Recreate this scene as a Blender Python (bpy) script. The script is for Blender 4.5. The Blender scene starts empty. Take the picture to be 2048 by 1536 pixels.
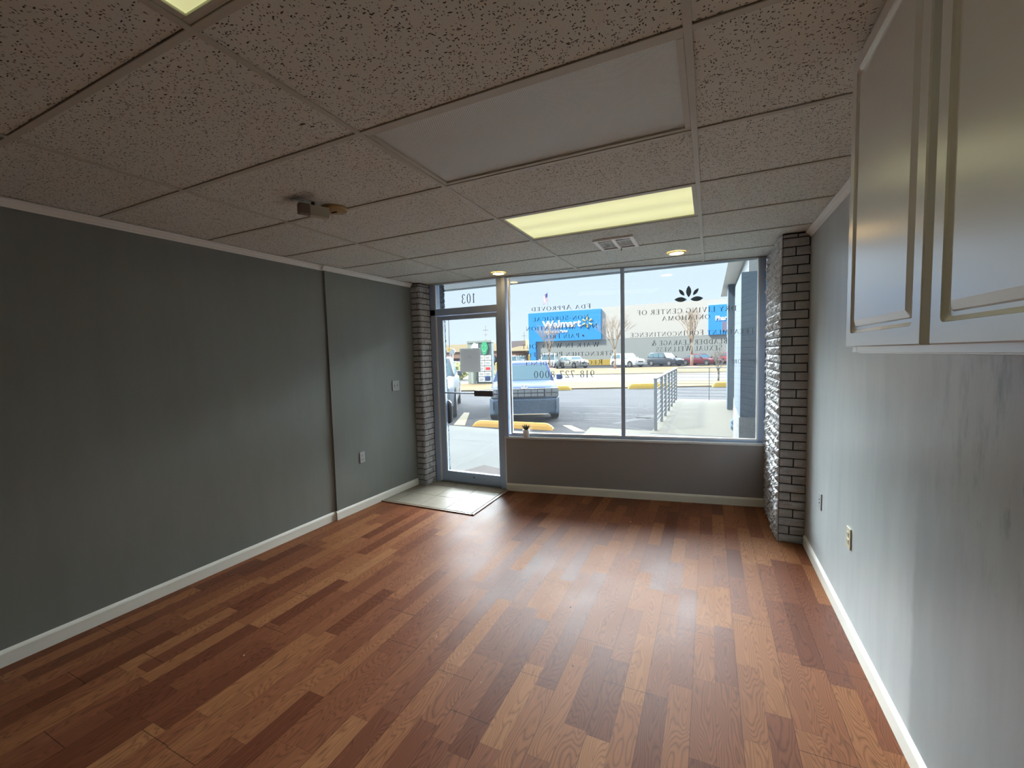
import bpy, bmesh, math, random
from mathutils import Matrix, Vector, noise
R = random.Random(7)
scene = bpy.context.scene
COL = scene.collection
PI = math.pi

# ------------------------------------------------------------------ camera, sky, sun, exposure
EYE = 1.585
def set_camera():
    yaw, pitch, roll, f = -.4363, -.0665, -.0251, 846.4
    fw = Vector((math.sin(yaw)*math.cos(pitch), math.cos(yaw)*math.cos(pitch), math.sin(pitch)))
    r = Vector((math.cos(yaw), -math.sin(yaw), 0)); u = r.cross(fw)
    r2 = r*math.cos(roll)+u*math.sin(roll); u2 = -r*math.sin(roll)+u*math.cos(roll)
    cd = bpy.data.cameras.new('camera'); cd.sensor_width = 36; cd.lens = f/2048*36
    cd.clip_start = .02; cd.clip_end = 600
    c = bpy.data.objects.new('camera', cd); COL.objects.link(c)
    m = Matrix((( r2.x, u2.x, -fw.x), (r2.y, u2.y, -fw.y), (r2.z, u2.z, -fw.z))).to_4x4()
    m.translation = (0, 0, EYE); c.matrix_world = m
    scene.camera = c
set_camera()
w = bpy.data.worlds.new('sky'); scene.world = w; w.use_nodes = True
nt = w.node_tree; bg = nt.nodes['Background']
tc = nt.nodes.new('ShaderNodeTexCoord'); sp = nt.nodes.new('ShaderNodeSeparateXYZ')
rp = nt.nodes.new('ShaderNodeValToRGB'); L0 = nt.links.new
L0(tc.outputs['Generated'], sp.inputs[0]); L0(sp.outputs['Z'], rp.inputs[0])
cr = rp.color_ramp                      # plain sky: pale at the horizon, bluer above
cr.elements[0].position = 0.0; cr.elements[0].color = (.78, .86, .93, 1)
cr.elements[1].position = 1.0; cr.elements[1].color = (.40, .58, .95, 1)
e = cr.elements.new(.18); e.color = (.72, .83, .98, 1)
rg = nt.nodes.new('ShaderNodeValToRGB'); L0(sp.outputs['Z'], rg.inputs[0]); cg = rg.color_ramp   # glow band added above the visible sky, window side, to brighten the room
cg.interpolation = 'EASE'
cg.elements[0].position = .215; cg.elements[0].color = (0, 0, 0, 1); cg.elements[1].position = .80; cg.elements[1].color = (.04, .04, .04, 1)
e = cg.elements.new(.33); e.color = (1, 1, 1, 1); e = cg.elements.new(.50); e.color = (.6, .6, .6, 1)
ry = nt.nodes.new('ShaderNodeMapRange'); ry.interpolation_type = 'SMOOTHSTEP'; ry.inputs['From Min'].default_value = -.1; ry.inputs['From Max'].default_value = .7
L0(sp.outputs['Y'], ry.inputs['Value'])
mg = nt.nodes.new('ShaderNodeMath'); mg.operation = 'MULTIPLY'; L0(rg.outputs[0], mg.inputs[0]); L0(ry.outputs[0], mg.inputs[1])
SKY, GLOW = .145, 7.4
s1 = nt.nodes.new('ShaderNodeVectorMath'); s1.operation = 'SCALE'; L0(rp.outputs[0], s1.inputs[0]); s1.inputs['Scale'].default_value = SKY
s2 = nt.nodes.new('ShaderNodeVectorMath'); s2.operation = 'SCALE'; s2.inputs[0].default_value = (GLOW*.93, GLOW*.97, GLOW); L0(mg.outputs[0], s2.inputs['Scale'])
s3 = nt.nodes.new('ShaderNodeVectorMath'); s3.operation = 'ADD'; L0(s1.outputs[0], s3.inputs[0]); L0(s2.outputs[0], s3.inputs[1])
L0(s3.outputs[0], bg.inputs[0]); bg.inputs[1].default_value = 1.0
sd = bpy.data.lights.new('sun', 'SUN'); sd.energy = .95; sd.angle = math.radians(7.0); sd.color = (1, .93, .82)
so = bpy.data.objects.new('sun', sd); COL.objects.link(so)
so.rotation_euler = Vector((.62, .42, -.80)).to_track_quat('-Z', 'Y').to_euler(); so.location = (0, 0, 20)
scene.view_settings.view_transform = 'Standard'; scene.view_settings.look = 'None'
scene.view_settings.exposure = 3.08; scene.view_settings.gamma = 1; scene.view_settings.use_curve_mapping = False

# ------------------------------------------------------------------ mesh helpers
class MB:
    def __init__(s): s.v = []; s.f = []; s.m = []; s.mi = 0; s.sm = []; s.smooth = False
    def add(s, vs, fs, M=None):
        o = len(s.v)
        s.v += [tuple(M @ Vector(p)) if M is not None else tuple(p) for p in vs]
        for f in fs: s.f.append(tuple(i+o for i in f)); s.m.append(s.mi); s.sm.append(s.smooth)
        return s
    def box(s, x0, x1, y0, y1, z0, z1, M=None):
        return s.add([(x0,y0,z0),(x1,y0,z0),(x1,y1,z0),(x0,y1,z0),(x0,y0,z1),(x1,y0,z1),(x1,y1,z1),(x0,y1,z1)],
              [(0,3,2,1),(4,5,6,7),(0,1,5,4),(1,2,6,5),(2,3,7,6),(3,0,4,7)], M)
    def prism(s, poly, z0, z1, M=None):
        n = len(poly)
        vs = [(p[0],p[1],z0) for p in poly]+[(p[0],p[1],z1) for p in poly]
        fs = [tuple(range(n-1,-1,-1)), tuple(range(n,2*n))]+[(i,(i+1)%n,(i+1)%n+n,i+n) for i in range(n)]
        return s.add(vs, fs, M)
    def quad(s, a, b, c, d, M=None): return s.add([a,b,c,d], [(0,1,2,3)], M)
    def tube(s, p, q, r0, r1=None, n=10, caps=True, M=None):
        p, q = Vector(p), Vector(q); r1 = r0 if r1 is None else r1
        d = (q-p).normalized(); a = d.orthogonal().normalized(); b = d.cross(a)
        vs = [tuple(c+a*(rr*math.cos(2*PI*i/n))+b*(rr*math.sin(2*PI*i/n))) for c, rr in ((p,r0),(q,r1)) for i in range(n)]
        fs = [(i,(i+1)%n,(i+1)%n+n,i+n) for i in range(n)]
        if caps: fs += [tuple(range(n-1,-1,-1)), tuple(range(n,2*n))]
        return s.add(vs, fs, M)
    def lathe(s, prof, n=32, M=None, cap=True):      # prof: list of (r, z)
        vs = [(r*math.cos(2*PI*i/n), r*math.sin(2*PI*i/n), z) for r, z in prof for i in range(n)]
        fs = [(k*n+i, k*n+(i+1)%n, (k+1)*n+(i+1)%n, (k+1)*n+i) for k in range(len(prof)-1) for i in range(n)]
        if cap: fs += [tuple(range(n-1,-1,-1)), tuple((len(prof)-1)*n+i for i in range(n))]
        return s.add(vs, fs, M)
    def loft(s, rings, M=None):
        n = len(rings[0]); vs = [p for r in rings for p in r]
        fs = [(k*n+i, k*n+(i+1)%n, (k+1)*n+(i+1)%n, (k+1)*n+i) for k in range(len(rings)-1) for i in range(n)]
        fs += [tuple(range(n-1,-1,-1)), tuple((len(rings)-1)*n+i for i in range(n))]
        return s.add(vs, fs, M)
    def build(s, name, mats, parent=None, bevel=0, smooth=False, M=None, seg=2, label=None):
        me = bpy.data.meshes.new(name); me.from_pydata(s.v, [], s.f)
        if not isinstance(mats, (list, tuple)): mats = [mats]
        for m in mats: me.materials.append(m)
        for i, p in enumerate(me.polygons):
            p.material_index = s.m[i]; p.use_smooth = smooth or s.sm[i]
        bm = bmesh.new(); bm.from_mesh(me); bmesh.ops.recalc_face_normals(bm, faces=bm.faces); bm.to_mesh(me); bm.free()
        me.update()
        o = bpy.data.objects.new(name, me); COL.objects.link(o)
        if parent is not None: o.parent = parent
        if M is not None: o.matrix_local = M
        if bevel:
            b = o.modifiers.new('bevel', 'BEVEL'); b.width = bevel; b.segments = seg; b.limit_method = 'ANGLE'
        if label: o['label'] = label
        return o
def tag(o, label=None, cat=None, group=None, kind=None):
    if label: o['label'] = label
    if cat: o['category'] = cat
    if group: o['group'] = group
    if kind: o['kind'] = kind
    return o
def empty(name, loc=(0,0,0), rz=0, M=None):
    o = bpy.data.objects.new(name, None); COL.objects.link(o); o.empty_display_size = .1
    if M is not None: o.matrix_world = M
    else: o.location = loc; o.rotation_euler = (0,0,rz)
    return o
def thing(name, label, cat, loc=(0,0,0), rz=0, group=None, M=None): return tag(empty(name, loc, rz, M), label, cat, group)
def struct(name, mb, m, label=None, **k): return tag(mb.build(name, m, **k), label, kind='structure')
def children(o): return [c for c in bpy.data.objects if c.parent == o]
def copy_tree(o, parent=None):
    c = o.copy(); COL.objects.link(c)
    if parent is not None: c.parent = parent
    for ch in children(o): copy_tree(ch, c)
    return c

# ------------------------------------------------------------------ materials
def node(nt, t, **k):
    n = nt.nodes.new(t)
    for a, b in k.items(): setattr(n, a, b)
    return n
def mat(name, col, rough=.6, metal=0, spec=.5, var=0, vscale=5, bump=0, bscale=40, bdist=.002, emit=None, estr=1, coat=0, detail=4, stretch=None, alpha=None):
    m = bpy.data.materials.new(name); m.use_nodes = True; nt = m.node_tree; b = nt.nodes['Principled BSDF']
    b.inputs['Base Color'].default_value = (*col, 1); b.inputs['Roughness'].default_value = rough
    b.inputs['Metallic'].default_value = metal; b.inputs['Specular IOR Level'].default_value = spec
    b.inputs['Coat Weight'].default_value = coat; b.inputs['Coat Roughness'].default_value = .24 if name == 'white_gloss_paint' else .05; b.inputs['Coat IOR'].default_value = 1.75 if name == 'white_gloss_paint' else 1.5
    L = nt.links.new
    if var or bump: 
        tcn = node(nt, 'ShaderNodeTexCoord'); mp = node(nt, 'ShaderNodeMapping')
        if stretch: mp.inputs['Scale'].default_value = stretch
        L(tcn.outputs['Object'], mp.inputs[0])
    if var:
        n = node(nt, 'ShaderNodeTexNoise'); n.inputs['Scale'].default_value = vscale; n.inputs['Detail'].default_value = detail
        L(mp.outputs[0], n.inputs['Vector'])
        mx = node(nt, 'ShaderNodeMix', data_type='RGBA')
        mx.inputs['A'].default_value = (*[c*(1-var) for c in col], 1); mx.inputs['B'].default_value = (*[min(1, c*(1+var)) for c in col], 1)
        L(n.outputs['Fac'], mx.inputs['Factor']); L(mx.outputs['Result'], b.inputs['Base Color'])
    if bump:
        n = node(nt, 'ShaderNodeTexNoise'); n.inputs['Scale'].default_value = bscale; n.inputs['Detail'].default_value = 6
        L(mp.outputs[0], n.inputs['Vector'])
        bp = node(nt, 'ShaderNodeBump'); bp.inputs['Strength'].default_value = bump; bp.inputs['Distance'].default_value = bdist
        L(n.outputs['Fac'], bp.inputs['Height']); L(bp.outputs[0], b.inputs['Normal'])
    if emit: b.inputs['Emission Color'].default_value = (*emit, 1); b.inputs['Emission Strength'].default_value = estr
    return m
def glass_mat(name, tint=(.93,.97,.98), gloss=.03, rough=0.0, haze=0):
    m = bpy.data.materials.new(name); m.use_nodes = True; nt = m.node_tree; nt.nodes.remove(nt.nodes['Principled BSDF'])
    out = nt.nodes['Material Output']; t = node(nt, 'ShaderNodeBsdfTransparent'); g = node(nt, 'ShaderNodeBsdfGlossy')
    t.inputs[0].default_value = (*tint, 1); g.inputs['Roughness'].default_value = rough
    fr = node(nt, 'ShaderNodeFresnel'); fr.inputs[0].default_value = 1.4
    mul = node(nt, 'ShaderNodeMath', operation='MULTIPLY'); mul.inputs[1].default_value = gloss/.028; mul.use_clamp = True
    mx = node(nt, 'ShaderNodeMixShader'); nt.links.new(fr.outputs[0], mul.inputs[0]); nt.links.new(mul.outputs[0], mx.inputs[0])
    nt.links.new(t.outputs[0], mx.inputs[1]); nt.links.new(g.outputs[0], mx.inputs[2])
    last = mx
    if haze:
        d = node(nt, 'ShaderNodeBsdfDiffuse'); d.inputs[0].default_value = (.8,.85,.9,1)
        tl = node(nt, 'ShaderNodeBsdfTranslucent'); tl.inputs[0].default_value = (.8,.85,.9,1)
        n = node(nt, 'ShaderNodeTexNoise'); n.inputs['Scale'].default_value = 2.5
        mm = node(nt, 'ShaderNodeMath', operation='MULTIPLY'); mm.inputs[1].default_value = haze*2
        tcn = node(nt, 'ShaderNodeTexCoord'); nt.links.new(tcn.outputs['Object'], n.inputs['Vector'])
        nt.links.new(n.outputs['Fac'], mm.inputs[0])
        m2 = node(nt, 'ShaderNodeMixShader'); nt.links.new(mm.outputs[0], m2.inputs[0])
        nt.links.new(mx.outputs[0], m2.inputs[1]); nt.links.new(tl.outputs[0], m2.inputs[2]); last = m2
    nt.links.new(last.outputs[0], out.inputs[0])
    return m

def wall_mat(name, col, dirt=0, patch=False):
    m = mat(name, col, rough=.33, spec=.6, bump=.12, bscale=160, bdist=.001)
    nt = m.node_tree; b = nt.nodes['Principled BSDF']; L = nt.links.new
    tcn = node(nt, 'ShaderNodeTexCoord'); mp = node(nt, 'ShaderNodeMapping'); mp.inputs['Scale'].default_value = (5, 5, .9)
    L(tcn.outputs['Object'], mp.inputs[0])
    n = node(nt, 'ShaderNodeTexNoise'); n.inputs['Scale'].default_value = 1.4; n.inputs['Detail'].default_value = 7; n.inputs['Roughness'].default_value = .65
    L(mp.outputs[0], n.inputs['Vector'])
    r = node(nt, 'ShaderNodeValToRGB'); r.color_ramp.elements[0].position = .3; r.color_ramp.elements[1].position = .68
    d = 1-dirt
    r.color_ramp.elements[0].color = (col[0]*d, col[1]*d, col[2]*d*1.02, 1); r.color_ramp.elements[1].color = (*col, 1)
    L(n.outputs['Fac'], r.inputs[0]); last = r.outputs[0]
    if patch:   # the lower area repainted in a darker coat, scuffed area below the cabinet
        sep = node(nt, 'ShaderNodeSeparateXYZ'); L(tcn.outputs['Object'], sep.inputs[0])
        n2 = node(nt, 'ShaderNodeTexNoise'); n2.inputs['Scale'].default_value = 9; L(tcn.outputs['Object'], n2.inputs['Vector'])
        a = node(nt, 'ShaderNodeMath', operation='MULTIPLY_ADD'); a.inputs[1].default_value = .05; L(n2.outputs['Fac'], a.inputs[0]); L(sep.outputs['Y'], a.inputs[2])
        lt = node(nt, 'ShaderNodeMapRange', interpolation_type='SMOOTHSTEP'); lt.inputs['From Min'].default_value = 2.085; lt.inputs['From Max'].default_value = 2.045
        L(a.outputs[0], lt.inputs['Value'])
        zz = node(nt, 'ShaderNodeMapRange', interpolation_type='SMOOTHSTEP'); zz.inputs['From Min'].default_value = 1.15; zz.inputs['From Max'].default_value = .65
        L(sep.outputs['Z'], zz.inputs['Value'])
        mu = node(nt, 'ShaderNodeMath', operation='MULTIPLY'); L(lt.outputs[0], mu.inputs[0]); L(zz.outputs[0], mu.inputs[1])
        mx = node(nt, 'ShaderNodeMix', data_type='RGBA', blend_type='MULTIPLY'); L(mu.outputs[0], mx.inputs['Factor']); L(last, mx.inputs['A'])
        mx.inputs['B'].default_value = (.66, .69, .70, 1); last = mx.outputs['Result']
        # scuff smears
        mp3 = node(nt, 'ShaderNodeMapping'); mp3.inputs['Scale'].default_value = (1, 9, 2.4); L(tcn.outputs['Object'], mp3.inputs[0])
        n3 = node(nt, 'ShaderNodeTexNoise'); n3.inputs['Scale'].default_value = 1.6; n3.inputs['Detail'].default_value = 8; n3.inputs['Roughness'].default_value = .7; L(mp3.outputs[0], n3.inputs['Vector'])
        r3 = node(nt, 'ShaderNodeMapRange'); r3.inputs['From Min'].default_value = .50; r3.inputs['From Max'].default_value = .66; L(n3.outputs['Fac'], r3.inputs['Value'])
        y3 = node(nt, 'ShaderNodeMapRange', interpolation_type='SMOOTHSTEP'); y3.inputs['From Min'].default_value = 2.1; y3.inputs['From Max'].default_value = 1.5; L(sep.outputs['Y'], y3.inputs['Value'])
        z3 = node(nt, 'ShaderNodeMapRange', interpolation_type='SMOOTHSTEP'); z3.inputs['From Min'].default_value = .8; z3.inputs['From Max'].default_value = 1.15; L(sep.outputs['Z'], z3.inputs['Value'])
        m3 = node(nt, 'ShaderNodeMath', operation='MULTIPLY'); L(r3.outputs[0], m3.inputs[0]); L(y3.outputs[0], m3.inputs[1])
        m4 = node(nt, 'ShaderNodeMath', operation='MULTIPLY'); L(m3.outputs[0], m4.inputs[0]); L(z3.outputs[0], m4.inputs[1])
        mx3 = node(nt, 'ShaderNodeMix', data_type='RGBA', blend_type='MULTIPLY'); L(m4.outputs[0], mx3.inputs['Factor']); L(last, mx3.inputs['A'])
        mx3.inputs['B'].default_value = (.50, .55, .58, 1); last = mx3.outputs['Result']
    L(last, b.inputs['Base Color'])
    return m

def floor_mat():
    m = mat('laminate', (.2,.1,.05), rough=.27, spec=.10); nt = m.node_tree; b = nt.nodes['Principled BSDF']; L = nt.links.new
    def M(op, a, bb=None, c=None, clamp=False):
        n = node(nt, 'ShaderNodeMath', operation=op); n.use_clamp = clamp
        for i, v in enumerate((a, bb, c)):
            if v is None: continue
            if isinstance(v, (int, float)): n.inputs[i].default_value = v
            else: L(v, n.inputs[i])
        return n.outputs[0]
    tcn = node(nt, 'ShaderNodeTexCoord'); sep = node(nt, 'ShaderNodeSeparateXYZ'); L(tcn.outputs['Object'], sep.inputs[0])
    X, Y = sep.outputs['X'], sep.outputs['Y']
    u = M('MULTIPLY', M('ADD', X, .063), 1/.0985); iu = M('FLOOR', u); fu = M('FRACT', u)
    wn = node(nt, 'ShaderNodeTexWhiteNoise', noise_dimensions='1D'); L(iu, wn.inputs['W'])
    wl = node(nt, 'ShaderNodeTexWhiteNoise', noise_dimensions='1D'); L(M('ADD', iu, .37), wl.inputs['W'])
    v2 = M('ADD', M('MULTIPLY', Y, M('ADD', 1.35, M('MULTIPLY', wl.outputs['Value'], .9))), M('MULTIPLY', wn.outputs['Value'], 9.0)); iv = M('FLOOR', v2); fv = M('FRACT', v2)
    cid = node(nt, 'ShaderNodeCombineXYZ'); L(iu, cid.inputs[0]); L(iv, cid.inputs[1])
    w2 = node(nt, 'ShaderNodeTexWhiteNoise', noise_dimensions='3D'); L(cid.outputs[0], w2.inputs['Vector'])
    ramp = node(nt, 'ShaderNodeValToRGB'); cr = ramp.color_ramp; cr.interpolation = 'LINEAR'
    cr.elements[0].position = 0; cr.elements[0].color = (.14, .044, .021, 1)
    cr.elements[1].position = 1; cr.elements[1].color = (.33, .140, .060, 1)
    for p, c in ((.3, (.19,.064,.031,1)), (.65, (.245,.090,.040,1)), (.86, (.295,.118,.050,1))):
        e = cr.elements.new(p); e.color = c
    L(w2.outputs['Value'], ramp.inputs[0])
    # oak grain: contour lines of a stretched height field, offset per strip
    off = node(nt, 'ShaderNodeVectorMath', operation='SCALE'); L(w2.outputs['Color'], off.inputs[0]); off.inputs['Scale'].default_value = 37
    gc = node(nt, 'ShaderNodeCombineXYZ'); L(M('MULTIPLY', X, 8.0), gc.inputs[0]); L(M('MULTIPLY', Y, 1.5), gc.inputs[1])
    ga = node(nt, 'ShaderNodeVectorMath', operation='ADD'); L(gc.outputs[0], ga.inputs[0]); L(off.outputs[0], ga.inputs[1])
    g1 = node(nt, 'ShaderNodeTexNoise'); g1.inputs['Scale'].default_value = 1.0; g1.inputs['Detail'].default_value = 2.2; g1.inputs['Roughness'].default_value = .45; L(ga.outputs[0], g1.inputs['Vector'])
    ph = M('MULTIPLY', g1.outputs['Fac'], 34.0)
    band = M('POWER', M('ABSOLUTE', M('SINE', M('MULTIPLY', ph, PI))), .55)
    fc = node(nt, 'ShaderNodeCombineXYZ'); L(M('MULTIPLY', X, 420), fc.inputs[0]); L(M('MULTIPLY', Y, 14), fc.inputs[1])
    fine = node(nt, 'ShaderNodeTexNoise'); fine.inputs['Scale'].default_value = 1; fine.inputs['Detail'].default_value = 3; L(fc.outputs[0], fine.inputs['Vector'])
    gmul = M('ADD', .42, M('ADD', M('MULTIPLY', band, .52), M('MULTIPLY', fine.outputs['Fac'], .30)))
    # seams
    eu = M('MINIMUM', fu, M('SUBTRACT', 1, fu)); ev = M('MINIMUM', fv, M('SUBTRACT', 1, fv))
    su = M('GREATER_THAN', eu, .009); sv = M('GREATER_THAN', ev, .0022)
    pu = M('FRACT', M('MULTIPLY', u, .5)); pe = M('MINIMUM', pu, M('SUBTRACT', 1, pu)); spn = M('GREATER_THAN', pe, .007)
    seam = M('MULTIPLY', M('ADD', .72, M('MULTIPLY', M('MULTIPLY', su, sv), .28)), M('ADD', .6, M('MULTIPLY', spn, .4)))
    # long plank butt joints across two strips
    ip = M('FLOOR', M('MULTIPLY', u, .5)); wp = node(nt, 'ShaderNodeTexWhiteNoise', noise_dimensions='1D'); L(ip, wp.inputs['W'])
    vp = M('FRACT', M('ADD', M('MULTIPLY', Y, 1/1.2), M('MULTIPLY', wp.outputs['Value'], 5))); sp2 = M('GREATER_THAN', M('MINIMUM', vp, M('SUBTRACT', 1, vp)), .0014)
    seam = M('MULTIPLY', seam, M('ADD', .35, M('MULTIPLY', sp2, .65)))
    fac = M('MULTIPLY', gmul, seam)
    vm = node(nt, 'ShaderNodeVectorMath', operation='SCALE'); L(ramp.outputs[0], vm.inputs[0]); L(fac, vm.inputs['Scale'])
    L(vm.outputs[0], b.inputs['Base Color'])
    # scuffs vary the gloss
    sc = node(nt, 'ShaderNodeTexNoise'); sc.inputs['Scale'].default_value = 3.2; sc.inputs['Detail'].default_value = 6; L(tcn.outputs['Object'], sc.inputs['Vector'])
    rr = M('ADD', .33, M('ADD', M('MULTIPLY', sc.outputs['Fac'], .16), M('MULTIPLY', w2.outputs['Value'], .10)))
    L(rr, b.inputs['Roughness'])
    bp = node(nt, 'ShaderNodeBump'); bp.inputs['Strength'].default_value = .25; bp.inputs['Distance'].default_value = .0006
    L(fac, bp.inputs['Height']); L(bp.outputs[0], b.inputs['Normal'])
    return m

def tile_mat():   # fissured mineral-fibre ceiling panel
    m = mat('fissured_panel', (.5,.46,.42), rough=.95, spec=.1); nt = m.node_tree; b = nt.nodes['Principled BSDF']; L = nt.links.new
    tcn = node(nt, 'ShaderNodeTexCoord')
    def pits(sx, sy, scale, lo, hi, rot, keep=.30):
        mp = node(nt, 'ShaderNodeMapping'); mp.inputs['Scale'].default_value = (sx, sy, 1); mp.inputs['Rotation'].default_value = (0,0,rot)
        nz = node(nt, 'ShaderNodeTexNoise'); nz.inputs['Scale'].default_value = 14; L(tcn.outputs['Object'], nz.inputs['Vector'])
        av = node(nt, 'ShaderNodeVectorMath', operation='MULTIPLY_ADD'); L(nz.outputs['Color'], av.inputs[0]); av.inputs[1].default_value = (.03,.03,0); L(tcn.outputs['Object'], av.inputs[2])
        L(av.outputs[0], mp.inputs[0])
        v = node(nt, 'ShaderNodeTexVoronoi'); v.inputs['Scale'].default_value = scale; L(mp.outputs[0], v.inputs['Vector'])
        r = node(nt, 'ShaderNodeMapRange'); r.inputs['From Min'].default_value = lo; r.inputs['From Max'].default_value = hi; L(v.outputs['Distance'], r.inputs['Value'])
        # only some cells carry a pit
        s = node(nt, 'ShaderNodeSeparateColor'); L(v.outputs['Color'], s.inputs[0])
        g = node(nt, 'ShaderNodeMath', operation='GREATER_THAN'); g.inputs[1].default_value = keep; L(s.outputs[0], g.inputs[0])
        mxx = node(nt, 'ShaderNodeMath', operation='MAXIMUM'); L(r.outputs[0], mxx.inputs[0]); L(g.outputs[0], mxx.inputs[1])
        return mxx.outputs[0]
    a = pits(1, 2.6, 46, .20, .30, .55); c = pits(1.2, 1, 105, .20, .34, .2, .45); d = pits(2.4, 1, 58, .17, .26, -.4)
    mu = node(nt, 'ShaderNodeMath', operation='MULTIPLY'); L(a, mu.inputs[0]); L(c, mu.inputs[1])
    mu2 = node(nt, 'ShaderNodeMath', operation='MULTIPLY'); L(mu.outputs[0], mu2.inputs[0]); L(d, mu2.inputs[1])
    n = node(nt, 'ShaderNodeTexNoise'); n.inputs['Scale'].default_value = 260; n.inputs['Detail'].default_value = 3; L(tcn.outputs['Object'], n.inputs['Vector'])
    mx = node(nt, 'ShaderNodeMix', data_type='RGBA'); L(mu2.outputs[0], mx.inputs['Factor'])
    mx.inputs['A'].default_value = (.07,.06,.05,1)
    mx2 = node(nt, 'ShaderNodeMix', data_type='RGBA'); L(n.outputs['Fac'], mx2.inputs['Factor']); mx2.inputs['A'].default_value = (.64,.67,.62,1); mx2.inputs['B'].default_value = (.86,.91,.85,1)
    L(mx2.outputs['Result'], mx.inputs['B'])
    sm = node(nt, 'ShaderNodeVectorMath', operation='SUBTRACT'); L(tcn.outputs['Object'], sm.inputs[0]); sm.inputs[1].default_value = (-2.08, 1.70, 2.49)
    smp = node(nt, 'ShaderNodeMapping'); smp.inputs['Rotation'].default_value = (0,0,-.9); smp.inputs['Scale'].default_value = (5.0, 13, 0); L(sm.outputs[0], smp.inputs[0])
    sl = node(nt, 'ShaderNodeVectorMath', operation='LENGTH'); L(smp.outputs[0], sl.inputs[0])
    sn = node(nt, 'ShaderNodeTexNoise'); sn.inputs['Scale'].default_value = 12; L(tcn.outputs['Object'], sn.inputs['Vector'])
    sa = node(nt, 'ShaderNodeMath', operation='ADD'); L(sl.outputs['Value'], sa.inputs[0]); L(sn.outputs['Fac'], sa.inputs[1])
    sr = node(nt, 'ShaderNodeMapRange', interpolation_type='SMOOTHSTEP'); sr.inputs['From Min'].default_value = .5; sr.inputs['From Max'].default_value = 1.5; sr.inputs['To Min'].default_value = .28; L(sa.outputs[0], sr.inputs['Value'])
    sv = node(nt, 'ShaderNodeVectorMath', operation='SCALE'); L(mx.outputs['Result'], sv.inputs[0]); L(sr.outputs[0], sv.inputs['Scale']); L(sv.outputs[0], b.inputs['Base Color'])
    bp = node(nt, 'ShaderNodeBump'); bp.inputs['Strength'].default_value = .5; bp.inputs['Distance'].default_value = .002
    L(mu2.outputs[0], bp.inputs['Height']); L(bp.outputs[0], b.inputs['Normal'])
    return m

WALL = (.235, .258, .240)
MT = dict(
 wall=wall_mat('grey_wall_paint', WALL, .10), wallr=wall_mat('grey_wall_paint_scuffed_lit', (.54,.58,.58), .16, patch=True),  # right wall: same paint, window light put into its lighter colour, plus scuffs
 knee=mat('warm_grey_paint', (0.36, 0.35, 0.35), rough=.5, bump=.1, bscale=150, bdist=.001),
 trim=mat('cream_trim_paint', (0.904, 0.893, 0.802), rough=.35), crown=mat('white_trim_paint', (0.880, 0.880, 0.836), rough=.4),
 tile=tile_mat(), tbar=mat('ceiling_grid_metal', (.58,.59,.52), rough=.5, var=.1, vscale=6), dark=mat('plenum_dark', (.02,.02,.02), rough=1),
 cabinet=mat('white_gloss_paint', (.84,.86,.83), rough=.32, coat=1.0, spec=.9, bump=.10, bscale=14, bdist=.002, stretch=(1,1,6)),
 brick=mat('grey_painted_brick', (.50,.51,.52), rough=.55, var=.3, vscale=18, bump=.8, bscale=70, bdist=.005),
 brick_shaded=mat('grey_painted_brick_shaded', (.42,.44,.47), rough=.6, var=.3, vscale=14, bump=.7, bscale=60, bdist=.005),  # same brick paint, front faces toned darker to stand for shade
 mortar=mat('dark_mortar', (.025,.025,.027), rough=.9),
 alu=mat('grey_aluminium', (0.468, 0.589, 0.814), rough=.38, metal=.15), alul=mat('aluminium_highlight', (.85,.86,.86), rough=.3, metal=.3),  # paler metal for the beads: highlights along the frames put into the colour
 sill=mat('pale_sill', (.80,.81,.82), rough=.35), glass=glass_mat('window_glass', haze=.006),
 ceramic=None, floor=floor_mat(), vinyl=mat('dark_grey_vinyl', (.045,.055,.06), rough=.7), vinylt=mat('teal_grey_vinyl', (.07,.11,.14), rough=.6),
 black=mat('black_plastic', (.02,.02,.022), rough=.45), white=mat('white_plastic', (.72,.72,.70), rough=.35), ivory=mat('ivory_plastic', (.66,.62,.46), rough=.35),
 greyp=mat('grey_painted_plate', (.42,.44,.45), rough=.4), slot=mat('slot_dark', (.03,.03,.03), rough=.8),
)
def ceramic():
    m = mat('beige_tile', (0.317, 0.281, 0.223), rough=.42, spec=.2, var=.18, vscale=9, bump=.05, bscale=30, bdist=.001); return m
def seethrough(m, k):
    nt = m.node_tree; out = nt.nodes['Material Output']; b = nt.nodes['Principled BSDF']; t = node(nt, 'ShaderNodeBsdfTransparent'); x = node(nt, 'ShaderNodeMixShader')
    x.inputs[0].default_value = k; nt.links.new(b.outputs[0], x.inputs[1]); nt.links.new(t.outputs[0], x.inputs[2]); nt.links.new(x.outputs[0], out.inputs[0])
seethrough(MT['vinyl'], .16); seethrough(MT['vinylt'], .10)
def paper(name, c):
    m = mat(name, c, rough=.8); nt = m.node_tree; out = nt.nodes['Material Output']; b = nt.nodes['Principled BSDF']; t = node(nt, 'ShaderNodeBsdfTranslucent'); x = node(nt, 'ShaderNodeMixShader')
    t.inputs[0].default_value = (*c, 1); x.inputs[0].default_value = .35; nt.links.new(b.outputs[0], x.inputs[1]); nt.links.new(t.outputs[0], x.inputs[2]); nt.links.new(x.outputs[0], out.inputs[0]); return m
MT['ceramic'] = ceramic(); MT['grout'] = mat('brown_grout', (.17,.13,.09), rough=.9)
MT['lit'] = mat('lit_diffuser', (.8,.8,.6), rough=.5, emit=(.80,.80,.40), estr=.30)
MT['unlit'] = mat('prismatic_diffuser', (.62,.64,.64), rough=.42, bump=.9, bscale=1, bdist=.002)
MT['vent'] = mat('white_vent_enamel', (.93,.94,.94), rough=.4)
MT['bulb'] = mat('warm_bulb', (1,.8,.5), emit=(1,.66,.26), estr=3.4)

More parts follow.
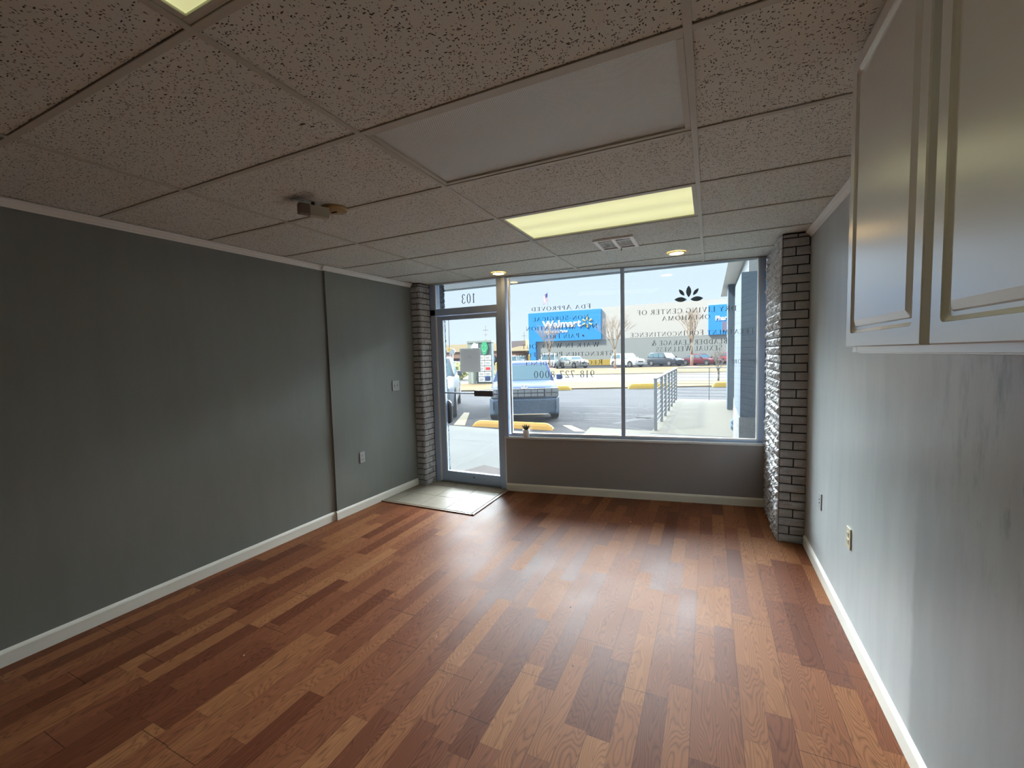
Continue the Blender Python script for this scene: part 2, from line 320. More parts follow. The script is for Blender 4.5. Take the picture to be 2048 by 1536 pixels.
# ------------------------------------------------------------------ room shell
CZ = 2.4875
mb = MB(); mb.prism([(-3.75,-3.2),(.85,-3.2),(.85,5.02),(.60,4.98),(-2.12,4.545),(-3.75,4.54)], -.06, 0)
struct('floor', mb, MT['floor'], 'reddish brown laminate strip floor')
# floor tiles at the door
tx = [-3.34, -3.155, -2.825, -2.495, -2.165]; ty = [3.60, 3.93, 4.26, 4.47]
mb = MB(); mb.box(-3.33, -2.15, 3.585, 4.50, 0, .004)
ent = struct('floor_tile_pad', mb, MT['grout'], 'beige ceramic tile entry pad inside the glass door', bevel=0)
mb = MB()
for i in range(4):
    for j in range(3): mb.box(tx[i]+.003, tx[i+1]-.003, ty[j]+.003, ty[j+1]-.003, .003, .009)
mb.build('tile', MT['ceramic'], ent, bevel=.0015)
mb = MB(); mb.box(-3.33, -2.125, 3.568, 3.592, .0, .010); mb.box(-2.158, -2.128, 3.568, 4.42, .0, .010)
mb.build('edge_strip', mat('tan_transition_strip', (.34,.24,.17), rough=.4), ent, bevel=.003)

# left wall in two planes, right wall, back wall
def lx(y): return -3.425+.0206*y
def wallpoly(name, pts, m, z1=2.56, label=None): 
    mb = MB(); mb.prism(pts, 0, z1); return struct(name, mb, m, label)
wallpoly('wall_left', [(lx(-3.2),-3.2),(lx(2.985),2.985),(lx(2.985)-.12,2.985),(lx(-3.2)-.12,-3.2)], MT['wall'], label='long grey left wall')
wallpoly('wall_left_front', [(-3.343,2.985),(-3.300,4.225),(-3.45,4.225),(-3.49,2.985)], MT['wall'], label='shallow bump-out of the left wall beside the door')
wallpoly('wall_right', [(.71,-3.2),(.83,-3.2),(.83,5.05),(.71,5.05)], MT['wallr'], label='scuffed grey right wall')
wallpoly('wall_back', [(-3.7,-3.2),(.83,-3.2),(.83,-3.32),(-3.7,-3.32)], MT['wall'])
# window wall local frame: X along the wall to the right, Y outward
A = Vector((-2.152, 4.40, 0)); T = Vector((2.683, .433, 0)).normalized(); N = Vector((-T.y, T.x, 0))
W = Matrix(((T.x, N.x, 0, A.x), (T.y, N.y, 0, A.y), (0, 0, 1, 0), (0,0,0,1)))
mb = MB(); mb.box(-.005, 2.715, .015, .17, 0, .622)
struct('wall_front', mb, MT['knee'], 'low grey wall under the shop window', M=W)
mb = MB(); mb.box(-.015, 2.715, -.0, .17, .622, .645)
sill = struct('trim_1', mb, MT['sill'], 'pale window sill board', M=W, bevel=.004)
# header above ceiling level so no sky shows
mb = MB(); mb.box(-3.5, .83, 4.36, 4.42, 2.62, 3.2)
# baseboards
def base_run(name, pts, m=MT['trim'], h=.088, t=.015):
    mb = MB()
    for (a, b) in zip(pts[:-1], pts[1:]):
        a, b = Vector((*a, 0)), Vector((*b, 0)); d = (b-a).normalized(); n = Vector((d.y, -d.x, 0))
        prof = [(0,0),(t,0),(t,h-.018),(t*.75,h-.010),(t*.35,h-.004),(0,h)]
        L_ = (b-a).length
        M = Matrix(((n.x, 0, d.x, a.x),(n.y, 0, d.y, a.y),(0,1,0,0),(0,0,0,1)))
        mb.prism([(p[0], p[1]) for p in prof], 0, L_, M)
    return struct(name, mb, m)
base_run('baseboard_left', [(lx(-3.2),-3.2),(lx(2.97),2.97)])
base_run('baseboard_left_step', [(lx(2.97)-.0,2.985),(-3.343,2.985)])
base_run('baseboard_left_front', [(-3.343,2.97),(-3.300,4.215)])
base_run('baseboard_right', [(.71,3.99),(.71,-3.2)])
base_run('baseboard_front', [(A.x+T.x*.0+N.x*.015, A.y+T.y*.0+N.y*.015), (A.x+T.x*2.712+N.x*.015, A.y+T.y*2.712+N.y*.015)])
def crown_run(name, pts, h=.045, t=.036):
    mb = MB()
    for (a, b) in zip(pts[:-1], pts[1:]):
        a, b = Vector((*a, 0)), Vector((*b, 0)); d = (b-a).normalized(); n = Vector((d.y, -d.x, 0))
        prof = [(0,0),(.006,0),(.008,.010),(.016,.016),(.020,.026),(.030,.032),(t,.036),(t,h),(0,h)]
        M = Matrix(((n.x, 0, d.x, a.x),(n.y, 0, d.y, a.y),(0,1,0,CZ-h),(0,0,0,1)))
        mb.prism(prof, 0, (b-a).length, M)
    return struct(name, mb, MT['crown'])
crown_run('trim_crown_left', [(lx(-3.2),-3.2),(lx(2.97),2.97)])
crown_run('trim_crown_left_step', [(lx(2.97),2.985),(-3.343,2.985)])
crown_run('trim_crown_left_front', [(-3.343,2.955),(-3.300,4.215)])
crown_run('trim_crown_right', [(.71,4.0),(.71,1.72)])

# ceiling: grid lines from the fit
GX = [-3.716, -2.497, -1.278, -.059, 1.161]
GY = [.7431+.6096*k for k in range(-7, 8)]
def wally(x): return 4.40 + (x+2.152)*.1614 + .10
lights = {(2,-1):'lit', (2,1):'unlit', (2,3):'lit', (2,-3):'lit'}
mb = MB(); mb.mi = 0
x_lo, x_hi = -3.60, .80
def far_cut(x): return 4.47 if x < -2.13 else 4.42+(x+2.15)*.1614+.02
for i in range(4):
    for j in range(len(GY)-1):
        k = j-7
        if (i, k) in lights: continue
        xa, xb = max(GX[i], x_lo), min(GX[i+1], x_hi); ya, yb = GY[j], GY[j+1]
        if xb-xa < .02: continue
        sxa, sxb = xa+.008, xb-.008
        ya2, yb2 = ya+.014, yb-.014
        if yb2 > 4.9: yb2 = 4.9
        if (i, k) == (2, 4):   # panel with the air register opening
            vx0, vx1, vy0, vy1 = -.835, -.555, 3.455, 3.73
            for r in ((sxa,vx0,ya2,yb2),(vx1,sxb,ya2,yb2),(vx0,vx1,ya2,vy0),(vx0,vx1,vy1,yb2)): mb.box(r[0],r[1],r[2],r[3],CZ+.005,CZ+.02)
            continue
        # trim panels running over the window head
        fa, fb = far_cut(xa), far_cut(xb)
        if yb2 > min(fa, fb):
            if ya2 > max(fa, fb)-.01: continue
            if ya2 > min(fa, fb): 
                mb.prism([(sxb, ya2),(sxb, min(fb,yb2)),(sxa+(ya2-fa)/(fb-fa)*(sxb-sxa), ya2)], CZ+.005, CZ+.02)
            elif xa < -2.13 < xb:
                mb.prism([(sxa,ya2),(sxb,ya2),(sxb,min(yb2,fb)),(-2.13,min(yb2,far_cut(-2.12))),(-2.13,min(yb2,4.47)),(sxa,min(yb2,4.47))], CZ+.005, CZ+.02)
            else: mb.prism([(sxa,ya2),(sxb,ya2),(sxb,min(fb,yb2)),(sxa,min(fa,yb2))], CZ+.005, CZ+.02)
        else: mb.box(sxa, sxb, ya2, yb2, CZ+.005, CZ+.02)
ceil = struct('ceiling', mb, MT['tile'], 'suspended ceiling of stained fissured panels')
mb = MB()
mb.prism([(-3.6,-3.2),(.8,-3.2),(.8,4.93),(-2.15,4.46),(-3.6,4.49)], CZ+.10, CZ+.115)
mb.build('plenum_deck', MT['dark'], ceil)
mb = MB()
for x in GX[1:4]:
    ym = far_cut(x)
    mb.box(x-.012, x+.012, -3.2, ym, CZ-.001, CZ+.0045)
    mb.box(x-.0012, x+.0012, -3.2, ym, CZ, CZ+.03)
for y in GY:
    if y > 4.9: continue
    xs = x_lo
    if y > 4.46: xs = -2.15+(y-4.44)/.1614
    mb.box(xs, x_hi, y-.012, y+.012, CZ-.0005, CZ+.005)
    mb.box(xs, x_hi, y-.0012, y+.0012, CZ, CZ+.03)
mb.build('ceiling_grid', MT['tbar'], ceil, bevel=.001, seg=1)
# wall angle along the window head
mb = MB(); mb.prism([(-3.30,4.40),(-2.15,4.40),(-2.15,4.425),(.53,4.856),(.53,4.90),(-2.16,4.47),(-3.30,4.47)], CZ-.003, CZ+.02)
mb.build('edge_angle', mat('ceiling_edge_metal', (.33,.33,.33), rough=.5), ceil)
# stains on panels near the sensor are part of the panel material; small dark grazes
mb = MB()
for (x, y, r) in ((-2.13,1.70,.010),(-2.20,1.62,.006),(-2.28,1.52,.006),(-2.31,1.56,.005),(-2.47,2.42,.010),(-1.42,1.20,.014),(-1.40,1.23,.010)):
    n = 9; mb.add([(x+r*R.uniform(.5,1.4)*math.cos(2*PI*i/n), y+r*.5*R.uniform(.5,1.4)*math.sin(2*PI*i/n), CZ+.0046) for i in range(n)], [tuple(range(n))])
mb.build('chip_mark', mat('chipped_panel', (.10,.075,.06), rough=1), ceil)

# ------------------------------------------------------------------ ceiling lights
def troffer(i, k, kind, label):
    x0, x1 = GX[i]+.012, GX[i+1]-.012; y0, y1 = GY[k+7]+.012, GY[k+8]-.012
    t = thing('ceiling_light', label, 'ceiling light', ((x0+x1)/2, (y0+y1)/2, CZ), group='recessed fluorescent ceiling lights')
    a, b = (x1-x0)/2, (y1-y0)/2
    mb = MB()
    for (u0,u1,v0,v1) in ((-a,a,-b,-b+.022),(-a,a,b-.022,b),(-a,-a+.022,-b+.022,b-.022),(a-.022,a,-b+.022,b-.022)): mb.box(u0,u1,v0,v1,.003,.012)
    mb.build('frame', MT['tbar'], t, bevel=.002)
    mb = MB()
    mb.box(-a,a,-b,b,.085,.09); mb.box(-a,-a+.002,-b,b,.012,.085); mb.box(a-.002,a,-b,b,.012,.085); mb.box(-a,a,-b,-b+.002,.012,.085); mb.box(-a,a,b-.002,b,.012,.085)
    mb.build('housing', MT['white'], t)
    mb = MB(); mb.box(-a+.018, a-.018, -b+.018, b-.018, .012, .016)
    mb.build('diffuser', MT[kind], t)
    return t
def prism_diffuser():   # fine diamond prisms and a soft dusty sheen
    m = MT['unlit']; nt = m.node_tree; b = nt.nodes['Principled BSDF']; L = nt.links.new
    for n in list(nt.nodes):
        if n.type in ('BUMP', 'TEX_NOISE'): nt.nodes.remove(n)
    tcn = node(nt, 'ShaderNodeTexCoord'); mp = node(nt, 'ShaderNodeMapping'); mp.inputs['Rotation'].default_value = (0,0,PI/4); L(tcn.outputs['Object'], mp.inputs[0])
    ck = node(nt, 'ShaderNodeTexVoronoi'); ck.inputs['Scale'].default_value = 150; ck.inputs['Randomness'].default_value = 0; L(mp.outputs[0], ck.inputs['Vector'])
    bp = node(nt, 'ShaderNodeBump'); bp.inputs['Strength'].default_value = .8; bp.inputs['Distance'].default_value = .003; L(ck.outputs['Distance'], bp.inputs['Height']); L(bp.outputs[0], b.inputs['Normal'])
    rr = node(nt, 'ShaderNodeMapRange'); rr.inputs['From Max'].default_value = .7; rr.inputs['To Min'].default_value = .95; rr.inputs['To Max'].default_value = .70; L(ck.outputs['Distance'], rr.inputs['Value'])
    cc = node(nt, 'ShaderNodeCombineColor'); 
    for q in range(3):
        tn = node(nt, 'ShaderNodeMath', operation='MULTIPLY'); tn.inputs[1].default_value = (.90,1.0,.98)[q]; L(rr.outputs[0], tn.inputs[0]); L(tn.outputs[0], cc.inputs[q])
    L(cc.outputs[0], b.inputs['Base Color'])
prism_diffuser()
def lit_diffuser():     # two tubes glow through the prismatic lens
    m = MT['lit']; nt = m.node_tree; b = nt.nodes['Principled BSDF']; L = nt.links.new
    tcn = node(nt, 'ShaderNodeTexCoord'); sep = node(nt, 'ShaderNodeSeparateXYZ'); L(tcn.outputs['Object'], sep.inputs[0])
    ab = node(nt, 'ShaderNodeMath', operation='ABSOLUTE'); L(sep.outputs['Y'], ab.inputs[0])
    s1 = node(nt, 'ShaderNodeMath', operation='SUBTRACT'); s1.inputs[1].default_value = .13; L(ab.outputs[0], s1.inputs[0])
    s2 = node(nt, 'ShaderNodeMath', operation='ABSOLUTE'); L(s1.outputs[0], s2.inputs[0])
    r = node(nt, 'ShaderNodeMapRange', interpolation_type='SMOOTHSTEP'); r.inputs['From Min'].default_value = 0; r.inputs['From Max'].default_value = .17; r.inputs['To Min'].default_value = .104; r.inputs['To Max'].default_value = .078
    L(s2.outputs[0], r.inputs['Value']); L(r.outputs[0], b.inputs['Emission Strength'])
lit_diffuser()
troffer(2, 1, 'unlit', 'large unlit fluorescent ceiling light with a greyish white prismatic lens')
troffer(2, 3, 'lit', 'glowing yellow-green fluorescent ceiling light nearer the window')
troffer(2, -1, 'lit', 'glowing fluorescent ceiling light cut off by the top edge of the photo')
troffer(2, -3, 'lit', 'glowing fluorescent ceiling light behind the viewer')
def can(x, y, label):
    t = thing('downlight', label, 'downlight', (x, y, CZ), group='warm recessed downlights')
    mb = MB(); mb.lathe([(.078,-.001),(.078,-.007),(.060,-.007),(.052,.002),(.048,.05)], cap=False); mb.build('trim_ring', mat('brass_trim', (.75,.58,.25), rough=.3, metal=.6), t, smooth=True)
    mb = MB(); mb.lathe([(0.0001,-.013),(.030,-.0125),(.054,-.0085),(.064,-.006)], cap=False); mb.build('bulb', MT['bulb'], t, smooth=True)
can(-2.087, 4.20, 'small warm downlight in the ceiling above the door post')
can(-.274, 4.22, 'small warm downlight in the ceiling above the right window pane')

# air register
def register():
    t = thing('air_register', 'white metal ceiling air register with dark louvres between lit light and window', 'air vent', (-.695, 3.592, CZ))
    mb = MB(); a, b = .158, .172
    for (u0,u1,v0,v1) in ((-a,a,-b,-b+.030),(-a,a,b-.030,b),(-a,-a+.030,-b+.03,b-.03),(a-.030,a,-b+.03,b-.03),(-.014,.014,-b+.03,b-.03)): mb.box(u0,u1,v0,v1,-.010,.004)
    for s in (-1,1): mb.box(-a+.03, a-.03, s*.088-.008, s*.088+.008, -.008, .002)
    mb.build('frame', MT['vent'], t, bevel=.002)
    mb = MB(); mb.box(-a+.02,a-.02,-b+.02,b-.02,.055,.06); mb.build('duct', MT['black'], t)
    mb = MB()
    for s in (-1,1):
        x0 = -.128 if s < 0 else .014
        for i in range(9):
            x = x0+.008+i*.0125; mb.box(x, x+.004, -.080, .080, -.006, .030)
    mb.build('louvre', MT['white'], t)
    mb = MB(); mb.box(.010,.016,.150,.156,-.03,-.008); mb.build('lever', MT['black'], t)
register()

# brass disc and hanging sensor box
t = thing('smoke_alarm_base', 'round tan ribbed plate on the ceiling behind the small hanging box', 'smoke alarm', (-2.035, 1.915, CZ))
mb = MB(); mb.lathe([(.075,.004),(.075,-.006),(.068,-.012),(.062,-.010),(.056,-.016),(.048,-.014),(.040,-.018),(.0001,-.018)][::-1], cap=False)
mb.build('disc', mat('tan_brass', (.42,.30,.13), rough=.35, metal=.3), t, smooth=True)
mb = MB(); mb.box(-.02,.015,-.006,.006,-.022,-.017); mb.build('bracket', MT['slot'], t)
P0, P1 = Vector((-2.074,1.70,0)), Vector((-2.00,1.842,0)); d = (P1-P0).normalized(); nn = Vector((d.y,-d.x,0))
M = Matrix(((d.x, nn.x, 0, P0.x),(d.y, nn.y, 0, P0.y),(0,0,1,CZ-.078),(0,0,0,1)))
t = thing('ceiling_sensor', 'small two-tone brown and beige box hanging from the ceiling', 'sensor', M=M)
mb = MB(); mb.box(.058, .162, -.045, 0, 0, .058); mb.build('housing', mat('beige_plastic', (.50,.47,.37), rough=.5), t, bevel=.003)
mb = MB(); mb.box(0, .0585, -.045, .0, .004, .060); mb.build('side_cap', mat('taupe_plastic', (.20,.165,.145), rough=.5), t, bevel=.003, label='brown half of the box')
mb = MB(); mb.tube((.08,-.022,.05),(.08,-.022,.079),.010); mb.build('stem', MT['black'], t)

# ------------------------------------------------------------------ brick columns
def brick_face(mb, M, Wd, z0, z1, course=.0702, L_=.20, amp=.010, seed=0, seg=.022, j=.009):
    rr = random.Random(seed); z = z0; k = 0
    while z < z1-.02:
        h = min(course, z1-z)-j; x = -(.5*L_ if k % 2 else 0)-rr.uniform(0,.02)
        while x < Wd-.005:
            l = L_*rr.uniform(.94,1.06)
            a, b = max(0, x), min(Wd, x+l-j)
            if b-a > .012:
                nx, nz = max(2, int((b-a)/seg)), 4; base = rr.uniform(.006,.016); ox = rr.uniform(0,50)
                vs = []
                for q in range(nz+1):
                    for p in range(nx+1):
                        u, v = a+(b-a)*p/nx, z+h*q/nz
                        edge = p in (0, nx) or q in (0, nz)
                        dd = base+amp*noise.noise(Vector((u*22+ox, v*26, seed)))+amp*.6*noise.noise(Vector((u*60+ox, v*60, seed+3)))
                        vs.append((u, -(max(.002,dd*.55) if edge else max(.004,dd+.004)), v))
                fs = [(q*(nx+1)+p, q*(nx+1)+p+1, (q+1)*(nx+1)+p+1, (q+1)*(nx+1)+p) for q in range(nz) for p in range(nx)]
                # border back to the mortar
                o = len(vs); ring = [q for q in range(nx+1)]+[(q+1)*(nx+1)-1 for q in range(1,nz+1)]+[nz*(nx+1)+p for p in range(nx-1,-1,-1)]+[q*(nx+1) for q in range(nz-1,0,-1)]
                vs += [(vs[r][0], .004, vs[r][2]) for r in ring]
                n = len(ring); fs += [(ring[i], o+i, o+(i+1)%n, ring[(i+1)%n]) for i in range(n)]
                mb.add(vs, fs, M)
            x += l
        z += course; k += 1
def frame2(ax, ay, bx, by):   # X from a to b, -Y is the outward side (left of travel reversed)
    d = Vector((bx-ax, by-ay, 0)); L_ = d.length; d.normalize(); n = Vector((-d.y, d.x, 0))
    return Matrix(((d.x, n.x, 0, ax),(d.y, n.y, 0, ay),(0,0,1,0),(0,0,0,1))), L_
mb = MB(); mb.box(.528,.712,4.02,5.0,0,CZ+.03)
colr = struct('brick_column_right', mb, MT['mortar'], 'grey painted brick pier between window and right wall')
M, L_ = frame2(.53,4.012,.71,4.012); mb = MB(); brick_face(mb, M, L_, 0, CZ, seed=3, amp=.006, L_=.20); mb.build('front_bricks', MT['brick_shaded'], colr)
M, L_ = frame2(.522,4.86,.522,4.01); mb = MB(); brick_face(mb, M, L_, 0, CZ, seed=9, amp=.020, seg=.014); mb.build('side_bricks', MT['brick'], colr, label='rough side facing the window, coloured paler for its light')
mb = MB(); mb.box(-3.34,-3.185,4.235,4.42,0,CZ+.03)
coll = struct('brick_column_left', mb, MT['mortar'], 'grey painted brick pier beside the glass door')
M, L_ = frame2(-3.30,4.227,-3.178,4.227); mb = MB(); brick_face(mb, M, L_, 0, CZ, seed=5, amp=.006); mb.build('front_bricks', MT['brick_shaded'], coll)
M, L_ = frame2(-3.176,4.23,-3.176,4.42); mb = MB(); brick_face(mb, M, L_, 0, CZ, seed=6, amp=.009, L_=.15); mb.build('side_bricks', MT['brick'], coll)
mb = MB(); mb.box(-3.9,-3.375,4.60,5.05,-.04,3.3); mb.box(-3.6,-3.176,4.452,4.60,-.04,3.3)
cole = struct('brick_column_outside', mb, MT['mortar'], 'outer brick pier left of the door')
M, L_ = frame2(-3.37,4.61,-3.37,5.05); mb = MB(); brick_face(mb, M, L_, -.035, 2.6, seed=8, amp=.014); mb.build('side_bricks', mat('outer_brick_darkened', (.09,.095,.11), rough=.8, spec=.1), cole)  # pier brick colour darkened here to offset the strong outdoor glow

# ------------------------------------------------------------------ serif vinyl lettering
def arc(cx, cy, rx, ry, a0, a1, wt, wn, n=14):
    out = []
    for i in range(n):
        t0, t1 = math.radians(a0+(a1-a0)*i/n), math.radians(a0+(a1-a0)*(i+1)/n); q = []
        for t_, inner in ((t0,0),(t1,0),(t1,1),(t0,1)):
            x_, y_ = rx-(wt if inner else 0), ry-(wn if inner else 0)
            q.append((cx+x_*math.cos(t_), cy+y_*math.sin(t_)))
        out.append(q)
    return out
def st(x0, y0, x1, y1, w_): return [[(x0-w_/2,y0),(x0+w_/2,y0),(x1+w_/2,y1),(x1-w_/2,y1)]]
def hb(x0, x1, y, t_): return [[(x0,y-t_/2),(x1,y-t_/2),(x1,y+t_/2),(x0,y+t_/2)]]
def sf(x, y, w_=.12): return hb(x-w_, x+w_, y, .035)
B_, S_ = .12, .05
def glyph(c):
    b, s = B_, S_
    top = lambda x, w_=.12: sf(x, .982, w_)
    bot = lambda x, w_=.12: sf(x, .018, w_)
    if c == 'A': return .80, st(.10,0,.42,1,s)+st(.70,0,.40,1,b)+hb(.20,.62,.33,s)+bot(.10)+bot(.70)
    if c == 'B': return .66, st(.16,0,.16,1,b)+arc(.22,.75,.30,.25,-90,90,b,s)+arc(.22,.26,.36,.26,-90,90,b,s)+hb(.12,.24,.98,s)+hb(.12,.24,.5,s)+hb(.12,.24,.02,s)+hb(.05,.2,.98,s)+hb(.05,.2,.02,s)
    if c == 'C': return .78, arc(.42,.5,.38,.52,42,318,b,s,22)+st(.70,.66,.70,.86,s)+st(.70,.10,.70,.24,s)
    if c == 'D': return .82, st(.16,0,.16,1,b)+arc(.26,.5,.50,.50,-90,90,b,s,18)+hb(.05,.28,.975,s)+hb(.05,.28,.025,s)
    if c == 'E': return .62, st(.16,0,.16,1,b)+hb(.05,.54,.975,s)+hb(.05,.58,.025,s)+hb(.16,.44,.51,s)+st(.54,.84,.54,1,s)+st(.57,0,.57,.17,s)+st(.44,.43,.44,.59,s)
    if c == 'F': return .58, st(.16,0,.16,1,b)+hb(.05,.53,.975,s)+hb(.16,.42,.51,s)+st(.52,.84,.52,1,s)+st(.42,.43,.42,.59,s)+bot(.16)
    if c == 'G': return .82, arc(.42,.5,.38,.52,42,318,b,s,22)+st(.70,.66,.70,.86,s)+st(.70,.08,.70,.42,b)+sf(.69,.42,.13)
    if c == 'H': return .86, st(.16,0,.16,1,b)+st(.70,0,.70,1,b)+hb(.16,.70,.5,s)+bot(.16)+bot(.70)+top(.16)+top(.70)
    if c == 'I': return .36, st(.18,0,.18,1,b)+bot(.18)+top(.18)
    if c == 'K': return .80, st(.16,0,.16,1,b)+st(.20,.42,.62,1,s)+st(.66,0,.32,.58,b)+bot(.16)+top(.16)+bot(.68)+top(.62,.1)
    if c == 'L': return .60, st(.16,0,.16,1,b)+top(.16)+hb(.05,.56,.025,s)+st(.55,0,.55,.18,s)
    if c == 'M': return 1.0, st(.14,0,.18,1,s)+st(.50,0,.20,1,b)+st(.48,0,.78,1,s)+st(.84,0,.80,1,b)+bot(.14)+bot(.84)+top(.14,.08)+top(.84,.08)
    if c == 'N': return .84, st(.16,0,.16,1,s)+st(.68,0,.18,1,b)+st(.70,0,.70,1,s)+bot(.16)+top(.12,.08)+top(.70)
    if c == 'O': return .86, arc(.43,.5,.40,.52,0,360,b,s,28)
    if c == 'P': return .62, st(.16,0,.16,1,b)+arc(.22,.73,.34,.27,-90,90,b,s)+hb(.05,.24,.975,s)+hb(.12,.24,.48,s)+bot(.16)
    if c == 'R': return .74, st(.16,0,.16,1,b)+arc(.22,.74,.34,.26,-90,90,b,s)+hb(.05,.24,.975,s)+hb(.12,.3,.50,s)+bot(.16)+st(.64,0,.32,.5,b)+bot(.67,.1)
    if c == 'S': return .56, arc(.28,.74,.22,.27,40,270,b*.8,s)+arc(.28,.26,.24,.28,-140,90,b*.8,s)+st(.46,.74,.46,.90,s)+st(.07,.10,.07,.28,s)
    if c == 'T': return .72, st(.36,0,.36,1,b)+hb(.04,.68,.975,s)+bot(.36)+st(.06,.82,.06,1,s)+st(.66,.82,.66,1,s)
    if c == 'U': return .82, st(.16,.3,.16,1,b)+st(.68,.3,.68,1,s)+arc(.42,.32,.32,.34,180,360,b*.8,s)+top(.16)+top(.68,.1)
    if c == 'V': return .78, st(.40,0,.12,1,b)+st(.38,0,.66,1,s)+top(.12)+top(.66,.1)
    if c == 'W': return 1.12, st(.34,0,.12,1,b)+st(.33,0,.56,.98,s)+st(.76,0,.54,1,b)+st(.76,0,.98,1,s)+top(.12)+top(.98,.1)+top(.54,.1)
    if c == 'X': return .76, st(.64,0,.14,1,b)+st(.12,0,.62,1,s)+top(.14)+bot(.64)+top(.62,.1)+bot(.12,.1)
    if c == 'Y': return .74, st(.37,0,.37,.45,b)+st(.37,.42,.12,1,b)+st(.37,.42,.62,1,s)+top(.12)+top(.62,.1)+bot(.37)
    if c == '&': return .84, arc(.34,.78,.17,.22,0,360,b*.7,s,16)+arc(.32,.26,.28,.28,60,380,b,s,18)+st(.70,0,.26,.66,b)+st(.60,.26,.66,.5,s)+sf(.66,.5,.1)
    if c == '-': return .40, hb(.06,.34,.40,.07)
    if c == '0': return .66, arc(.33,.5,.28,.52,0,360,b,s,24)
    if c == '1': return .46, st(.24,0,.24,1,b)+bot(.24)+[[(.06,.80),(.22,.94),(.22,1),(.06,.86)]]
    if c == '2': return .62, arc(.30,.74,.25,.28,-20,165,b,s)+st(.10,.04,.50,.66,b*.8)+hb(.05,.56,.04,.09)+st(.55,.0,.55,.2,s)
    if c == '3': return .60, arc(.27,.76,.23,.26,-90,160,b,s)+arc(.27,.26,.27,.28,-160,90,b,s)
    if c == '7': return .60, hb(.06,.56,.95,.10)+st(.24,0,.52,.95,b*.9)+st(.08,.80,.08,1,s)
    if c == '8': return .62, arc(.31,.75,.22,.26,0,360,b*.9,s,20)+arc(.31,.26,.27,.28,0,360,b,s,20)
    if c == '9': return .64, arc(.31,.68,.26,.34,0,360,b,s,20)+arc(.12,.66,.46,.66,-80,8,b*.9,s,10)
    return .36, []
def lettering(name, text, s_right, s_left, z, h, plane, parent, m, label, small=.82):
    """vinyl letters read from the street: they run from high s to low s seen from inside"""
    x = 0; items = []
    for i, c in enumerate(text):
        sc = 1.0 if small is None else (1.0 if (i == 0 or text[i-1] in ' -') else small)
        wd, polys = glyph(c); items.append((x, sc, polys)); x += (wd+.13)*sc if c != ' ' else .38
    tot = x-.13; k = (s_right-s_left)/tot; mb = MB()
    for x0, sc, polys in items:
        for q in polys:
            pts = [(s_right-(x0+p[0]*sc)*k, plane, z+p[1]*sc*h) for p in q]
            mb.add(pts+[(p[0], p[1]+.0006, p[2]) for p in pts], [(0,1,2,3),(7,6,5,4),(0,4,5,1),(1,5,6,2),(2,6,7,3),(3,7,4,0)])
    return mb.build(name, m, parent, label=label)

# ------------------------------------------------------------------ shop window
win = tag(empty('window_1', M=W), 'large two-pane shop window with mirrored vinyl lettering', kind='structure')
HT = 2.60
mb = MB()
mb.box(.0, 2.70, .055, .115, .645, .668); mb.box(.0,2.70,.055,.115,HT-.03,HT)
mb.box(2.645,2.702,.055,.115,.645,HT); mb.box(-.005,.038,.0,.115,.645,HT)
mb.build('window_frame', MT['alu'], win, bevel=.003)
mb = MB(); mb.box(.056,.074,.050,.10,.66,HT); mb.box(.060,2.645,.050,.075,.668,.684); mb.box(2.630,2.646,.050,.075,.668,HT)
mb.build('glazing_bead', MT['alul'], win, bevel=.002)
mb = MB(); mb.box(1.313,1.354,.045,.115,.66,HT); mb.build('mullion', MT['alu'], win, bevel=.003)
for (a, b) in ((.060,1.33),(1.34,2.645)):
    mb = MB(); mb.box(a, b, .085, .091, .67, HT-.01); mb.build('pane', MT['glass'], win)
VP = .0925
for (txt, sr, sl, z, h, sm) in (('FDA APPROVED',.995,.322,2.088,.050,.86),('NON-SURGICAL',.975,.338,1.972,.050,.86),('NON-MEDICATION',1.07,.252,1.868,.050,.84),
        ('PAIN FREE',.865,.472,1.770,.048,.86),('WALK IN WALK OUT',1.083,.20,1.662,.052,.9),('STRENGTHEN PELVIC FLOOR',1.231,.106,1.565,.052,.84),
        ('REGAIN CONFIDENCE',1.118,.225,1.468,.052,.84),('918-727-8000',1.028,.333,1.322,.080,None)):
    lettering('window_lettering', txt, sr, sl, z, h, VP, win, MT['vinyl'], 'dark vinyl line reading %s' % txt, sm)
for (txt, sr, sl, z, h, sm) in (('DRY LIVING CENTER OF',2.45,1.485,1.985,.050,None),('OKLAHOMA',2.205,1.737,1.915,.045,None),('TREATMENT FOR INCONTINENCE',2.62,1.415,1.752,.052,.86),
        ('BLADDER LEAKAGE &',2.37,1.627,1.655,.058,.86),('SEXUAL WELLNESS',2.32,1.677,1.590,.055,.86),('RESTORE',2.628,2.40,1.450,.048,.86)):
    lettering('window_lettering', txt, sr, sl, z, h, VP, win, MT['vinyl'], 'dark vinyl line reading %s' % txt, sm)
mb = MB()
def leaf(cx, cz, L_, wd, ang):
    n = 12; pts = []
    for i in range(n+1): t_ = i/n; pts.append((t_*L_-L_/2, wd/2*math.sin(PI*t_)**.8))
    for i in range(n-1, 0, -1): t_ = i/n; pts.append((t_*L_-L_/2, -wd/2*math.sin(PI*t_)**.8))
    ca, sa = math.cos(ang), math.sin(ang)
    pp = [(cx+x*ca-z*sa, VP, cz+x*sa+z*ca) for x, z in pts]; k = len(pp)
    mb.add(pp+[(p[0],p[1]+.0006,p[2]) for p in pp], [tuple(range(k)), tuple(range(2*k-1,k-1,-1))])
cx, cz = 1.998, 2.16
leaf(cx, cz+.045, .118, .050, PI/2); leaf(cx+.068, cz+.038, .085, .034, math.radians(52)); leaf(cx-.068, cz+.038, .085, .034, math.radians(128))
leaf(cx+.078, cz-.034, .122, .050, math.radians(3)); leaf(cx-.078, cz-.034, .122, .050, math.radians(177))
